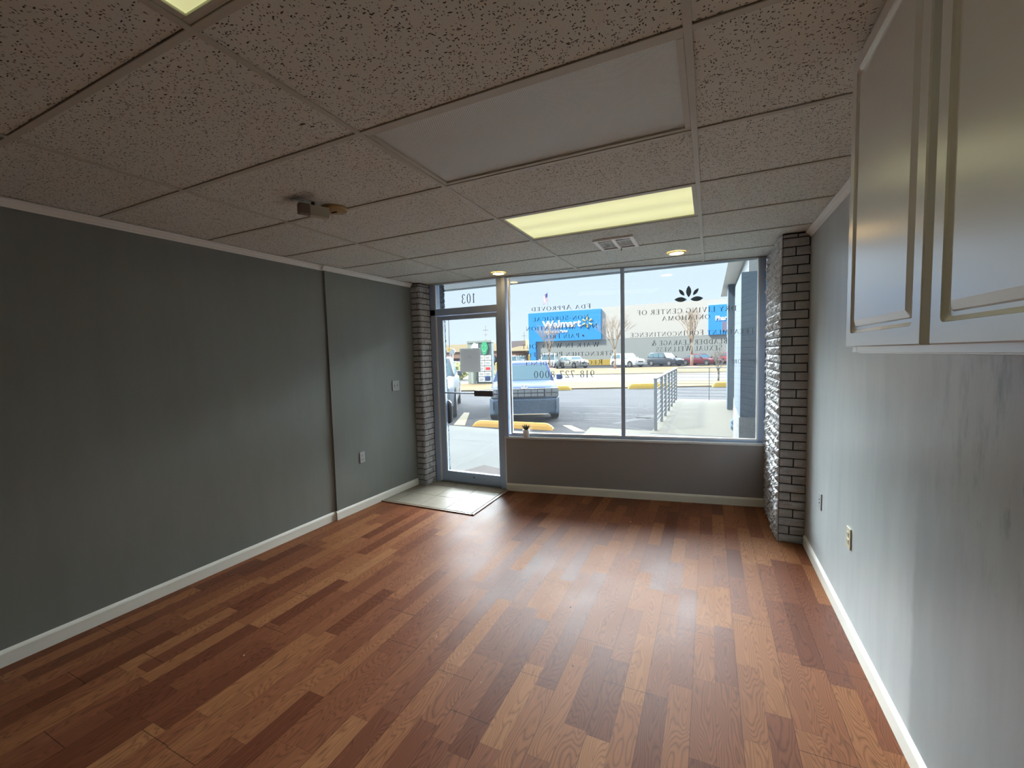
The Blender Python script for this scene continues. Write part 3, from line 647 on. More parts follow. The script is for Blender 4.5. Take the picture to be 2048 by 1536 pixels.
mb.build('lotus_emblem', MT['vinylt'], win, label='five-petal flower emblem in dark vinyl')

# ------------------------------------------------------------------ glass door with transom
DY = 4.45
door = tag(empty('door_1', (0, DY, 0)), 'grey aluminium glass door with mirrored suite number 103 above', kind='structure')
mb = MB()
mb.box(-3.175,-3.095,-.02,.09,0,HT); mb.box(-2.235,-2.150,-.03,.075,0,HT); mb.box(-3.175,-2.150,-.02,.09,2.105,2.185); mb.box(-3.175,-2.150,-.02,.09,HT-.03,HT)
mb.build('door_frame', MT['alu'], door, bevel=.004)
mb = MB(); mb.box(-3.098,-3.082,-.026,.0,.01,2.11); mb.box(-3.098,-3.080,-.026,.0,2.185,2.56); mb.box(-2.168,-2.152,-.036,-.02,.01,2.56)
mb.build('frame_bead', MT['alul'], door, bevel=.003)
mb = MB()
mb.box(-3.085,-3.005,-.008,.040,.026,2.095); mb.box(-2.262,-2.238,-.008,.040,.026,2.095); mb.box(-3.005,-2.262,-.008,.040,.026,.152); mb.box(-3.005,-2.262,-.008,.040,2.045,2.095)
leafo = mb.build('door_leaf', MT['alu'], door, bevel=.004)
mb = MB(); mb.box(-3.010,-2.996,-.012,.0,.15,2.05); mb.build('leaf_bead', MT['alul'], leafo, bevel=.002)
mb = MB(); mb.box(-3.008,-2.258,.013,.019,.148,2.048); mb.build('pane', MT['glass'], leafo)
mb = MB(); mb.box(-3.097,-2.233,.033,.039,2.182,2.575); mb.build('transom_pane', MT['glass'], door)
lettering('suite_number', '103', -2.553, -2.748, 2.235, .112, .0400, door, MT['vinyl'], 'dark vinyl number 103', None)
mb = MB(); mb.tube((-3.03,-.035,1.147),(-2.25,-.035,1.142),.008); mb.tube((-3.03,-.035,1.147),(-3.03,0,1.147),.010)
bar = mb.build('push_bar', MT['alu'], door, smooth=True)
mb = MB(); mb.box(-2.552,-2.305,-.060,-.022,1.112,1.182); mb.build('latch_box', mat('charcoal_metal', (0.105, 0.105, 0.128), rough=.5), bar, bevel=.004)
mb = MB(); pts = []
for (x, z) in ((-3.03,1.040),(-2.985,1.040),(-2.955,1.01),(-2.945,.97),(-2.945,.81),(-2.955,.765),(-2.99,.745),(-3.03,.745)): pts.append((x, z))
M = Matrix(((1,0,0,0),(0,0,1,.045),(0,1,0,0),(0,0,0,1)))
mb.prism(pts, 0, .03, M); mb.build('pull_handle', MT['black'], door, bevel=.005, label='black pull handle outside the glass')
mb = MB(); mb.box(-2.785,-2.495,.0195,.0215,1.398,1.690); sg = mb.build('door_sign', paper('grey_card', (.60,.59,.58)), door, label='blank grey back of a square sign taped to the door')
mb = MB()
VPs = VP
def leaf2(cx, cz, L_, wd, ang):
    ca, sa = math.cos(ang), math.sin(ang); pp = [(cx+x*ca-z*sa, .0190, cz+x*sa+z*ca) for x, z in ((-L_/2,0),(0,-wd/2),(L_/2,0),(0,wd/2))]
    mb.add(pp, [(0,1,2,3)])
for an in (0, 52, 90, 128, 180):
    a_ = math.radians(an); leaf2(-2.648+math.cos(a_)*.022, 1.575+math.sin(a_)*.022, .026, .010, a_)
mb.build('faint_emblem', paper('faint_grey_print', (.40,.40,.40)), sg)
mb = MB(); mb.tube((-2.62,-.012,.10),(-2.62,-.006,.10),.008); mb.build('lock_cylinder', MT['black'], leafo)
mb = MB(); mb.box(-3.1,-2.16,-.03,.10,-.03,.022); struct('trim_threshold', mb, mat('worn_threshold', (.20,.21,.23), rough=.5), 'metal door threshold', M=Matrix.Translation((0,DY,0)), bevel=.004)

# ------------------------------------------------------------------ cabinet
def cabinet():
    t = thing('wall_cabinet', 'white raised-panel wall cabinet hung high on the right wall', 'cabinet', (.40, .57, 1.566))
    H = CZ-1.566-.002; Wd = 1.13
    mb = MB(); mb.box(.038,.3085,0,Wd,0,.018); mb.box(.038,.3085,0,Wd,H-.018,H); mb.box(.038,.3085,0,.018,.018,H-.018); mb.box(.038,.3085,Wd-.018,Wd,.018,H-.018); mb.box(.295,.3085,.018,Wd-.018,.018,H-.018)
    mb.build('carcass', MT['cabinet'], t, bevel=.001)
    mb = MB(); mb.box(.018,.038,0,.04,0.004,H); mb.box(.018,.038,Wd-.04,Wd,0.004,H); mb.box(.018,.038,.55,.60,.045,H-.05); mb.box(.018,.038,.04,Wd-.04,.004,.045); mb.box(.018,.038,.04,Wd-.04,H-.05,H)
    mb.build('face_frame', MT['cabinet'], t, bevel=.001)
    for (y0, y1) in ((.598,1.128),(.03,.557)):
        z0, z1 = .020, H-.032; mb = MB(); mb.smooth = False
        # concentric rings: (inset from edge, x depth)   outer face x=0
        rings = [(0,.019),(0,.003),(.003,0),(.042,0),(.0435,.004),(.052,.0085),(.060,.0085),(.063,.006),(.076,.0015),(.080,.0)]
        vs = []
        for ins, x in rings:
            rad = .012 if .03 < ins < .07 else 0
            a, b, c, d_ = y0+ins, y1-ins, z0+ins, z1-ins
            for (cy_, cz_, sy, sz, a0) in ((a,c,1,1,180),(b,c,-1,1,270),(b,d_,-1,-1,0),(a,d_,1,-1,90)):
                for q in range(4):
                    an = math.radians(a0+q*30); r_ = rad if rad else 0
                    vs.append((x, cy_+sy*r_+r_*math.cos(an), cz_+sz*r_+r_*math.sin(an)))
        n = 16; fs = []
        for k in range(len(rings)-1):
            fs += [(k*n+i, k*n+(i+1)%n, (k+1)*n+(i+1)%n, (k+1)*n+i) for i in range(n)]
        fs.append(tuple((len(rings)-1)*n+i for i in range(n))); fs.append(tuple(range(n-1,-1,-1)))
        mb.add(vs, fs)
        o = mb.build('door', MT['cabinet'], t)
        me = o.data; bm = bmesh.new(); bm.from_mesh(me); bmesh.ops.remove_doubles(bm, verts=bm.verts, dist=1e-5); bm.to_mesh(me); bm.free()
cabinet()

# ------------------------------------------------------------------ wall plates
def plate(name, label, cat, loc, axis, w_=.07, h=.115, mp=MT['greyp'], kind='outlet', gang=1):
    """axis +1: on the left wall facing +x; -1: on the right wall facing -x"""
    t = thing(name, label, cat, loc)
    s = axis; X = lambda a, b: (min(s*a, s*b), max(s*a, s*b))
    mb = MB(); mb.box(*X(0,.007), -w_/2, w_/2, -h/2, h/2); mb.build('cover_plate', mp, t, bevel=.0025)
    if kind == 'outlet':
        for dz in (-.020,.020):
            mb = MB(); mb.box(*X(.006,.0095), -.017,.017, dz-.014, dz+.014); r_ = mb.build('socket', mp, t, bevel=.002)
            mb = MB(); mb.box(*X(.0093,.0099), -.009,-.006, dz-.003, dz+.007); mb.box(*X(.0093,.0099), .006,.009, dz-.003, dz+.007); mb.tube((s*.0093,0,dz-.009),(s*.0099,0,dz-.009),.003)
            mb.build('slot', MT['slot'], r_)
    elif kind == 'switch':
        for g in range(gang):
            y = (g-(gang-1)/2)*.046
            mb = MB(); mb.box(*X(.0065,.0072), y-.006,y+.006, -.013,.013); mb.build('slot', MT['slot'], t)
            mb = MB(); mb.add([(s*.007,y-.004,-.006),(s*.007,y+.004,-.006),(s*.007,y+.004,.006),(s*.007,y-.004,.006),(s*.017,y-.003,-.011),(s*.017,y+.003,-.011),(s*.014,y+.003,-.004),(s*.014,y-.003,-.004)],[(0,1,2,3),(4,7,6,5),(0,4,5,1),(1,5,6,2),(2,6,7,3),(3,7,4,0)]); mb.build('toggle', mp, t)
            for z in (-.03,.03): MB().tube((s*.0068,y,z),(s*.0078,y,z),.003).build('screw', MT['slot'], t)
    else:
        mb = MB()
        for z in (-.012,.012): mb.tube((s*.0065,0,z),(s*.010,0,z),.004)
        mb.build('jack', MT['slot'], t)
    return t
plate('power_outlet', 'grey painted power outlet low on the left wall beside the door', 'power outlet', (-3.3302, 3.335, .552), 1)
plate('light_switch', 'grey painted double light switch on the left wall near the brick pier', 'light switch', (-3.3112, 3.89, 1.272), 1, w_=.115, kind='switch', gang=2)
plate('power_outlet', 'ivory power outlet low on the right wall, nearer the viewer', 'power outlet', (.7095, 2.84, .535), -1, mp=MT['ivory'])
plate('jack_plate', 'grey wall plate with two small jacks near the right brick pier', 'wall plate', (.7095, 3.505, .524), -1, kind='jack')

mb = MB(); rr = random.Random(31)
for (x, y, r_) in ((-.78,2.46,.006),(-.62,1.98,.004),(-2.28,1.36,.004),(-1.05,2.9,.003),(-.9,3.3,.003),(-1.6,2.2,.003),(-.3,2.6,.003),(-1.4,1.9,.003),(-.2,1.9,.003),(-1.0,1.7,.003),(-.66,3.98,.008),(-2.0,3.0,.003)):
    mb.add([(x+r_*rr.uniform(.6,1.4)*math.cos(2*PI*i/6), y+r_*rr.uniform(.6,1.4)*math.sin(2*PI*i/6), .0005) for i in range(6)]+[(x, y, r_*.7)], [(i,(i+1)%6,6) for i in range(6)])
tag(mb.build('floor_crumbs', mat('pale_crumb', (.6,.58,.54), rough=.9)), 'few tiny pale crumbs scattered on the laminate floor', 'debris', kind='stuff')
# ------------------------------------------------------------------ little potted plant on the sill
def pot():
    loc = W @ Vector((.245, .017, .645))
    t = thing('potted_succulent', 'tiny white pot with a dark spiky succulent on the window sill', 'potted plant', loc)
    mb = MB(); mb.lathe([(.026,0),(.035,.005),(.038,.03),(.038,.088),(.033,.088),(.033,.078),(.0001,.078)], cap=False); mb.build('pot', mat('white_ceramic', (.88,.86,.84), rough=.5), t, smooth=True)
    mb = MB(); rr = random.Random(3)
    for i in range(34):
        a = rr.uniform(0,2*PI); tilt = rr.uniform(.1,1.0); L_ = rr.uniform(.05,.085); p = Vector((.012*math.cos(a), .012*math.sin(a), .078)); r_ = .0042
        for k in range(4):
            tt = tilt*(.5+k*.22); q = p+Vector((math.cos(a)*math.sin(tt), math.sin(a)*math.sin(tt), math.cos(tt)))*L_/4
            r2 = r_*(.95 if k == 0 else .70); mb.tube(p, q, r_, r2 if k < 3 else .0004, 6, False); p = q; r_ = r2
    mb.build('leaves', mat('dark_succulent', (.02,.035,.03), rough=.6), t, smooth=True)
    mb = MB(); p = Vector((.01,0,.078))
    for k in range(9):
        an = k*.42; q = p+Vector((math.cos(an-.0), 0, math.sin(an+.6)))*.011; mb.tube(p, q, .0016, .0014, 5, False); p = q
    mb.build('curled_stem', mat('dry_stem', (.16,.10,.06), rough=.8), t)
pot()

# ------------------------------------------------------------------ outside: ground
GL = -.15          # parking lot level below the shop floor
MX = dict(
 walk=mat('concrete_walk', (0.131, 0.131, 0.124), spec=.03, rough=.85, var=.10, vscale=1.5, bump=.2, bscale=50, bdist=.003),
 ramp=mat('warm_concrete', (0.138, 0.131, 0.112), spec=.03, rough=.85, var=.08, vscale=2, bump=.2, bscale=50, bdist=.003),
 asphalt=mat('old_asphalt', (0.054, 0.054, 0.058), spec=.03, rough=.9, var=.28, vscale=1.2, bump=.3, bscale=30, bdist=.006, stretch=(.4,2.0,1)),
 road=mat('pale_road', (0.121, 0.119, 0.111), spec=.03, rough=.9, var=.10, vscale=.8, stretch=(.3,2,1)),
 grass=mat('dry_grass', (0.174, 0.131, 0.075), spec=.03, rough=1, var=.30, vscale=5, detail=8, bump=.6, bscale=20, bdist=.03),
 kerb=mat('kerb_concrete', (0.176, 0.171, 0.160), spec=.03, rough=.9), yellow=mat('yellow_road_paint', (0.516, 0.344, 0.048), rough=.7, var=.12, vscale=8),
 line=mat('faded_line', (.085, .085, .088), rough=.9, spec=.03), stripe=mat('worn_yellow_stripe', (0.283, 0.231, 0.129), rough=.9, var=.25, vscale=20),
 white=mat('white_masonry', (0.613, 0.588, 0.544), rough=.9), grey=mat('grey_masonry', (0.361, 0.377, 0.361), rough=.9),
 blue=mat('store_blue', (0.029, 0.317, 0.767), rough=.7), tan=mat('tan_stucco', (0.645, 0.518, 0.322), rough=.9), brown=mat('brown_brick', (0.374, 0.231, 0.165), rough=.9),
 roof=mat('purple_grey_roof', (.17,.15,.17), rough=.8), stucco=mat('blue_grey_stucco', (0.053, 0.077, 0.105), rough=.9, var=.12, vscale=6),
 pale=mat('pale_stucco', (0.187, 0.203, 0.210), rough=.9), stone=mat('split_face_block', (0.153, 0.153, 0.149), rough=.95, var=.25, vscale=20, bump=.5, bscale=40, bdist=.01),
 rail=mat('galvanised_rail', (.16,.18,.20), rough=.5, metal=.3), pole=mat('pole_grey', (.22,.23,.25), rough=.6), bark=mat('pale_bark', (0.270, 0.216, 0.171), rough=.95, var=.2, vscale=10),
 barkd=mat('dark_bark', (.13,.12,.11), rough=.95), mulch=mat('red_mulch', (0.520, 0.180, 0.120), rough=1, var=.3, vscale=12),
 tyre=mat('tyre_rubber', (.02,.02,.022), rough=.8), rim=mat('alloy_rim', (0.270, 0.276, 0.288), rough=.35, metal=.6), cglass=mat('car_glass', (.10,.17,.20), rough=.08, spec=.8),
 lamp=mat('lamp_lens', (0.180, 0.198, 0.216), rough=.15), trimk=mat('car_black_trim', (.03,.03,.035), rough=.5), chrome=mat('chrome', (.6,.62,.65), rough=.2, metal=.9),
 soffit=mat('white_soffit', (0.452, 0.478, 0.503), rough=.8), green=mat('emblem_green', (.04,.42,.20), rough=.5), red=mat('sign_red', (.6,.04,.05), rough=.5),
)
mb = MB(); mb.prism([(-75,8.55),(-2.0,8.5),(-1.06,9.2),(-1.06,15.9),(2.5,15.9),(30,15.9),(30,60),(30,110),(-75,110)], GL-.3, GL)
struct('parking_lot', mb, MX['asphalt'], 'worn grey asphalt parking lot')
# sidewalk in front of the shop and the raised walk to the right
mb = MB(); mb.prism([(-40,4.48),(-2.15,4.48),(.6,4.95),(8,4.95),(8,8.78),(-1.04,8.78),(-2.31,8.08),(-5.7,8.47),(-40,10.6)], -.4, -.035)
mb.mi = 1; mb.prism([(-1.06,8.79),(4,8.79),(4,15.5),(-1.06,15.5)], -.4, -.033)
mb.prism([(-2.36,8.12),(-1.07,8.79),(-1.07,9.35),(-2.45,9.45)], -.4, -.09)
side = struct('sidewalk', mb, [MX['walk'], MX['ramp']], 'pale concrete sidewalk and raised walk along the shops')
mb = MB(); mb.box(-.785,-.768,8.8,15.4,-.033,-.0315); mb.quad((-1.05,8.787,-.0315),(4,8.787,-.0315),(4,8.80,-.0315),(-1.05,8.80,-.0315)); mb.quad((.47,8.8,-.0315),(.49,8.8,-.0315),(.56,15.4,-.0315),(.54,15.4,-.0315))
mb.quad((-40,7.0,-.0335),(8,7.0,-.0335),(8,7.012,-.0335),(-40,7.012,-.0335))
mb.build('expansion_joint', mat('joint_dark', (0.084, 0.084, 0.084), rough=1), side)
mb = MB(); pr = Vector((-4.0,6.75,0)); rr = random.Random(5)
for i in range(12):
    q = pr+Vector((.14, rr.uniform(-.05,.03),0)); mb.quad((pr.x,pr.y,-.0333),(q.x,q.y,-.0333),(q.x,q.y+.012,-.0333),(pr.x,pr.y+.012,-.0333)); pr = q
mb.build('crack', mat('crack_grey', (0.210, 0.210, 0.210), rough=1), side)
tag(MB().box(-.42,.42,-.30,.30,-.035,-.022, Matrix.Translation((-2.72,5.02,0)) @ Matrix.Rotation(math.radians(-18),4,'Z')).build('door_mat', mat('brown_mat', (.055, .038, .032), rough=1, var=.7, vscale=28, bump=.7, bscale=40, bdist=.006), bevel=.004), 'mottled brown door mat outside the glass door', 'door mat')
# parking lot cracks and stripes
mb = MB(); rr = random.Random(12)
for (x0, y0, n, ang) in ((-6,12.3,26,.05),(-2.6,13.6,16,-.08),(-2.9,12.2,16,.10),(-3,10.9,12,.3),(-4,17.2,20,.0),(-2.5,10.2,9,-.3),(-9,15,22,.04)):
    p = Vector((x0,y0,0))
    for i in range(n):
        a = ang+rr.uniform(-.5,.5); q = p+Vector((math.cos(a),math.sin(a),0))*.2; wd = rr.uniform(.015,.05)
        mb.quad((p.x,p.y-wd,GL+.002),(q.x,q.y-wd,GL+.002),(q.x,q.y+wd,GL+.002),(p.x,p.y+wd,GL+.002)); p = q
lotc = struct('road_cracks', mb, mat('tar_crack', (.022, .024, .030), rough=.9), 'dark cracks across the parking lot')
def stripe(pts, m=MX['stripe']):
    mb = MB(); mb.quad(*[(x,y,GL+.003) for x,y in pts]); return struct('road_markings', mb, m, None)
for pts in ([(-5.95,9.15),(-5.62,9.15),(-6.75,11.3),(-6.95,11.3)], [(-3.25,9.85),(-3.05,9.9),(-2.5,9.2),(-2.75,9.15)], [(-1.1,13.9),(-1.1,14.05),(-4.6,13.5),(-4.6,13.35)],
            [(-6.2,20.3),(-6.2,20.4),(-.5,21.9),(-.5,21.8)], [(-1.5,12.2),(-1.1,12.2),(-2.0,10.4),(-2.2,10.4)], [(-1.2,11.6),(-1.2,11.7),(-3.4,11.2),(-3.4,11.1)]): stripe(pts, MX['line'] if pts[0][0] < -6 or pts[0][0] > -1.6 else MX['stripe'])
# verges, road between them
def vy(x, a, b): return a+b*x
tag(MB().prism([(-30,11.3),(.7,22.8),(25,31.0),(25,34.4),(.8,26.7),(-2,25.9),(-8,25.0),(-13.7,23.0),(-30,18.0)], GL-.1, GL+.06).build('grass_verge', MX['grass']), 'strip of dry brown grass at the edge of the parking lot', 'grass', kind='stuff')
mb = MB(); mb.prism([(-60,24),(-13.7,23.0),(-8,25.0),(-2,25.9),(.8,26.7),(25,34.4),(25,47),(1.2,38.3),(-2.8,37.0),(-6.5,35.6),(-10.8,34.4),(-60,22)][:11]+[(-60,30)], GL-.1, GL+.02)
struct('road', mb, MX['road'], 'pale road between the two grass strips')
tag(MB().prism([(-13,34.0),(-10.8,34.0),(-6.5,35.0),(-2.8,36.2),(1.2,37.4),(25,46),(25,60),(4.5,56),(1.7,54.5),(-4,50.9),(-9.3,48.6),(-15.6,47.8),(-19,46.5)], GL-.1, GL+.07).build('grass_verge', MX['grass']), 'strip of dry grass before the parked cars of the big store', 'grass', kind='stuff')
def wheel_stop(x0, y0, x1, y1, label, h=.13, m=MX['yellow'], z=GL):
    d = Vector((x1-x0,y1-y0,0)); L_ = d.length; t = thing('wheel_stop', label, 'wheel stop', (x0,y0,z), math.atan2(d.y,d.x), group='yellow wheel stops')
    mb = MB(); prof = [(-.09,0),(-.075,h*.55),(-.05,h*.9),(-.03,h),(.03,h),(.05,h*.9),(.075,h*.55),(.09,0)]
    rings = []
    for u, s in ((0,.2),(.05,.62),(.14,.92),(.22,1),(L_-.22,1),(L_-.14,.92),(L_-.05,.62),(L_,.2)): rings.append([(u, p[0], p[1]*s) for p in prof])
    mb.loft(rings); mb.build('bar', m, t)
    for u in (.45, L_-.45): MB().tube((u,0,h*.9),(u,0,h+.006),.014).build('anchor_pin', MX['trimk'], t)
wheel_stop(-5.36,9.17,-3.26,9.20,'long yellow wheel stop right in front of the blue car', h=.15, m=mat('orange_yellow_paint', (0.451, 0.258, 0.050), rough=.7, var=.06, vscale=10))
wheel_stop(-8.2,19.15,-6.1,19.94,'yellow wheel stop seen just right of the blue car', h=.20)
wheel_stop(-3.55,20.9,-1.55,21.65,'yellow wheel stop behind the hand rail', h=.24)
wheel_stop(.15,22.3,2.4,23.14,'yellow wheel stop beside the small bare sapling', h=.24)
tag(MB().box(-17.8,-12.9,63.0,63.3,GL,GL+.85).build('yellow_kerb', MX['yellow'], bevel=.03), 'yellow painted barrier at the foot of the big store wall', 'barrier')

# ------------------------------------------------------------------ own building outside: canopy, pier, wing
mb = MB(); mb.box(-14,2.4,4.9,6.02,2.70,2.78); mb.mi = 1; mb.box(-14,2.4,5.98,6.08,2.69,3.5); mb.box(-14,9,4.2,6.0,3.4,3.6)
can_ = struct('canopy', mb, [MX['soffit'], MX['pale']], 'pale soffit of the canopy above the shop window')
mb = MB(); mb.box(-14,9,4.36,4.95,2.61,3.4)
struct('wall_header_outside', mb, MX['soffit'])
mb = MB(); mb.box(-14,9,-8,4.95,3.41,3.5); struct('roof', mb, MX['grey'], 'flat roof of the shop building')
mb = MB(); mb.box(-14,9,-8,-7.9,0,3.4); struct('wall_outside_back', mb, MX['grey'])
mb = MB(); mb.box(-14,-13.9,-8,4.9,0,3.4); struct('wall_outside_side', mb, MX['grey'])
mb = MB(); mb.box(-14,-3.7,4.3,4.6,-.035,3.4); struct('wall_outside_left', mb, MX['grey'])
mb = MB(); mb.box(.74,6,5.05,5.15,-.035,2.7); struct('wall_outside_right', mb, MX['grey'])
mb = MB(); mb.box(.418,.95,7.0,8.55,.60,2.70); mb.mi = 1; mb.box(.405,.97,6.985,8.58,-.035,.60)
for z in (.22,.41): mb.box(.40,.975,6.98,8.585,z-.004,z+.004)
struct('trim_corner_pier', mb, [MX['stucco'], MX['stone']], 'blue-grey stucco pier on a stone block base outside right')
mb = MB(); mb.box(.62,9,8.5,15.6,.30,4.1); mb.box(.95,9,6.1,8.5,-.035,3.4); mb.mi = 1; mb.box(.60,9,8.5,15.55,-.035,.31)
wing = struct('wall_wing', mb, [MX['pale'], MX['stone']], 'pale wing wall running away along the raised walk')
mb = MB(); mb.prism([(.34,3.35),(.62,3.35),(.62,4.15),(.52,4.15)], 8.5, 15.7, Matrix(((1,0,0,0),(0,0,1,0),(0,1,0,0),(0,0,0,1)))); mb.build('eave', MX['white'], wing)
mb = MB(); mb.box(.46,.64,12.9,13.6,-.033,3.4); mb.build('pilaster', MX['stucco'], wing)
mb = MB(); M=None
p = [(.50,9.0,-.03),(.42,8.95,.10),(.40,8.9,.22),(.46,8.85,.34),(.60,8.8,.42)]
for a, b in zip(p[:-1], p[1:]): mb.tube(a, b, .035, .03, 8)
tag(mb.build('hose_stub', mat('blue_hose', (.10,.20,.30), rough=.6), smooth=True), 'blue hose end poking from the stone base outside', 'hose')
# hand rail
t = thing('hand_rail', 'grey metal hand rail with square posts and thin bars along the raised walk', 'railing', (0,0,-.033))
py = [9.14,10.35,11.3,12.3,13.3,14.3,15.15]
for y in py: MB().box(-1.025,-.965,y-.025,y+.025,0,1.065).build('post', MX['rail'], t)
def railbar(a, b, r_): MB().tube(a, b, r_, n=6).build('bar', MX['rail'], t)
for i in range(9):
    z = .12+i*.105; railbar((-.995,9.14,z),(-.995,15.3,z),.009); railbar((-.995,15.3,z),(.62,15.3,z),.006)
MB().box(-1.03,-.96,9.11,15.33,1.055,1.085).build('top_rail', MX['rail'], t); MB().box(-1.0,.62,15.275,15.325,1.055,1.085).build('top_rail', MX['rail'], t)
MB().box(.0,.025,15.29,15.31,0,1.06).build('post', MX['rail'], t)

# ------------------------------------------------------------------ cars
def car(label, paint, loc, heading, L_=4.5, Wd=1.8, H=1.5, belt=.92, hood=.92, nose=.70, wsx=.75, wtx=.15, rtx=-1.35, rbx=-1.95, deck=None, low=.20, wr=.33, detail=True, group=None, plate_=True):
    """local frame: X forward, Y left, Z up; origin on the ground at the middle"""
    t = thing('car', label, 'car', loc, heading, group)
    h, w2 = L_/2, Wd/2; deck = deck or belt
    mb = MB(); rings = []
    prof = [(-h,.50,deck*.72,.80),(-h+.06,.34,deck*.93,.90),(-h+.30,low+.02,deck,.97),(rbx+.05,low,max(deck,belt*.98),1),(-.4,low,belt,1),(.45,low,belt,1),(wsx,low,hood+.03,1),(wsx+.25,low,hood+.01,.995),
            (h-.75,low,hood-.02,.98),(h-.28,low+.01,(hood*.75+nose*.25)-.01,.95),(h-.06,low+.06,nose,.86),(h,low+.16,nose-.10,.78)]
    for (x, zb, zt, ws) in prof:
        y = w2*ws; d_ = zt-zb
        rings.append([(x,-y*.90,zb),(x,-y*.985,zb+.10*min(1,d_)),(x,-y,zb+d_*.45),(x,-y*.985,zt-d_*.20),(x,-y*.93,zt-d_*.05),(x,-y*.80,zt),(x,y*.80,zt),(x,y*.93,zt-d_*.05),(x,y*.985,zt-d_*.20),(x,y,zb+d_*.45),(x,y*.985,zb+.10*min(1,d_)),(x,y*.90,zb)])
    mb.loft(rings)
    # cabin shell
    bz = belt-.03
    B = [(rbx,-w2*.94,bz),(wsx,-w2*.94,bz),(wsx,w2*.94,bz),(rbx,w2*.94,bz)]; Tp = [(rtx,-w2*.76,H),(wtx,-w2*.76,H),(wtx,w2*.76,H),(rtx,w2*.76,H)]
    mid = [((b[0]*.25+a[0]*.75), (b[1]*.15+a[1]*.85), H-.07*1.0) for a, b in zip(Tp, B)]
    vs = B+mid+Tp; mb.add(vs, [(0,1,5,4),(1,2,6,5),(2,3,7,6),(3,0,4,7),(4,5,9,8),(5,6,10,9),(6,7,11,10),(7,4,8,11),(8,9,10,11),(3,2,1,0)])
    body = mb.build('body', paint, t, bevel=.05, smooth=True, seg=2)
    # glass laid 8 mm proud of the shell
    def pane(a, b, c, d_, i0=.08, i1=.08, nm='window'):
        a, b, c, d_ = map(Vector, (a,b,c,d_)); n = (b-a).cross(d_-a).normalized(); cen = (a+b+c+d_)/4
        if n.dot(cen-Vector((0,0,H*.6))) < 0: n = -n
        f = lambda u, v: (a*(1-u)+b*u)*(1-v)+(d_*(1-u)+c*u)*v
        q = [f(i0,i1)+n*.010, f(1-i0,i1)+n*.010, f(1-i0,1-i1)+n*.010, f(i0,1-i1)+n*.010]
        qq = [p-n*.03 for p in q]
        MB().add([tuple(p) for p in q+qq], [(0,1,2,3),(7,6,5,4),(0,4,5,1),(1,5,6,2),(2,6,7,3),(3,7,4,0)]).build(nm, MX['cglass'], t, bevel=.004)
    pane(B[1],B[2],mid[2],mid[1],.05,.06,'windshield'); pane(B[3],B[0],mid[0],mid[3],.10,.12,'rear_window')
    for s, (b0, b1, m1, m0) in ((-1,(B[0],B[1],mid[1],mid[0])),(1,(B[3],B[2],mid[2],mid[3]))):
        lerp = lambda p, q, u: tuple(Vector(p)*(1-u)+Vector(q)*u)
        for u0, u1 in ((.04,.30),(.33,.62),(.65,.95)): pane(lerp(b0,b1,u0),lerp(b0,b1,u1),lerp(m0,m1,u1),lerp(m0,m1,u0),.04,.10,'side_window')
    for sx in (h-.88, -h+.85):
        for s in (-1,1):
            mb = MB(); mb.tube((sx,s*(w2-.20),wr),(sx,s*(w2+.008),wr),wr,wr,20); wl = mb.build('wheel', MX['tyre'], t, bevel=.02)
            mb = MB(); mb.tube((sx,s*(w2-.02),wr),(sx,s*(w2+.016),wr),wr*.64,wr*.58,16)
            mb.build('rim', MX['rim'], wl)
            mb = MB(); 
            ring = [(sx+(wr+.07)*math.cos(a_), s*(w2+.002), wr+(wr+.07)*math.sin(a_)) for a_ in [PI*k/12 for k in range(13)]]
            rin = [(sx+(wr-.01)*math.cos(a_), s*(w2+.002), wr+(wr-.01)*math.sin(a_)) for a_ in [PI*k/12 for k in range(13)]]
            mb.add(ring+rin, [(i,i+1,i+14,i+13) for i in range(12)]); mb.build('wheel_arch', MX['trimk'], t)
    for s in (-1,1):
        if detail:
            mb = MB(); mb.box(h-.34,h-.04,s*w2*.60-.14,s*w2*.60+.14,nose-.10,nose+.035); mb.build('headlight', MX['lamp'], t, bevel=.03)
        mb = MB(); mb.box(wsx-.18,wsx-.02,s*(w2+.10)-.08,s*(w2+.10)+.08,belt+.00,belt+.15); mb.build('mirror', paint, t, bevel=.03)
    if detail:
        mb = MB(); mb.box(h-.06,h+.012,-w2*.42,w2*.42,nose-.20,nose-.04); mb.build('grille', MX['trimk'], t, bevel=.01)
        mb = MB(); mb.box(h-.10,h+.008,-w2*.62,w2*.62,low+.06,low+.15); mb.build('lower_intake', MX['trimk'], t, bevel=.01)
    return t
def paint(name, c, metal=.1): return mat(name, c, rough=.35, metal=metal, coat=.15, spec=.3)
HD = math.atan2(-.75, 1)
pw = paint('white_car_paint', (0.479, 0.495, 0.495), 0); ps = paint('silver_car_paint', (0.294, 0.294, 0.280)); pk = paint('charcoal_car_paint', (.045,.055,.07)); pm = paint('maroon_car_paint', (.13,.025,.04)); pr_ = paint('red_car_paint', (.42,.04,.07)); pb = paint('navy_car_paint', (.05,.09,.20))
SUVK = dict(L_=4.5, Wd=1.85, H=1.68, belt=1.05, hood=1.05, nose=.80, wsx=.85, wtx=.20, rtx=-1.75, rbx=-2.1, deck=1.0, wr=.36)
car('silver hatchback parked before the grey store wall, right of the blue car', ps, (-15.4,51.6,GL), HD, group='cars parked by the big store', **dict(SUVK, H=1.50, belt=.95, L_=4.2))
car('white crossover parked behind the tree next to the window mullion', pw, (-9.1,53.2,GL), HD, group='cars parked by the big store', **SUVK)
car('charcoal crossover between the white and the maroon car', pk, (-4.9,55.6,GL), HD, group='cars parked by the big store', **SUVK)
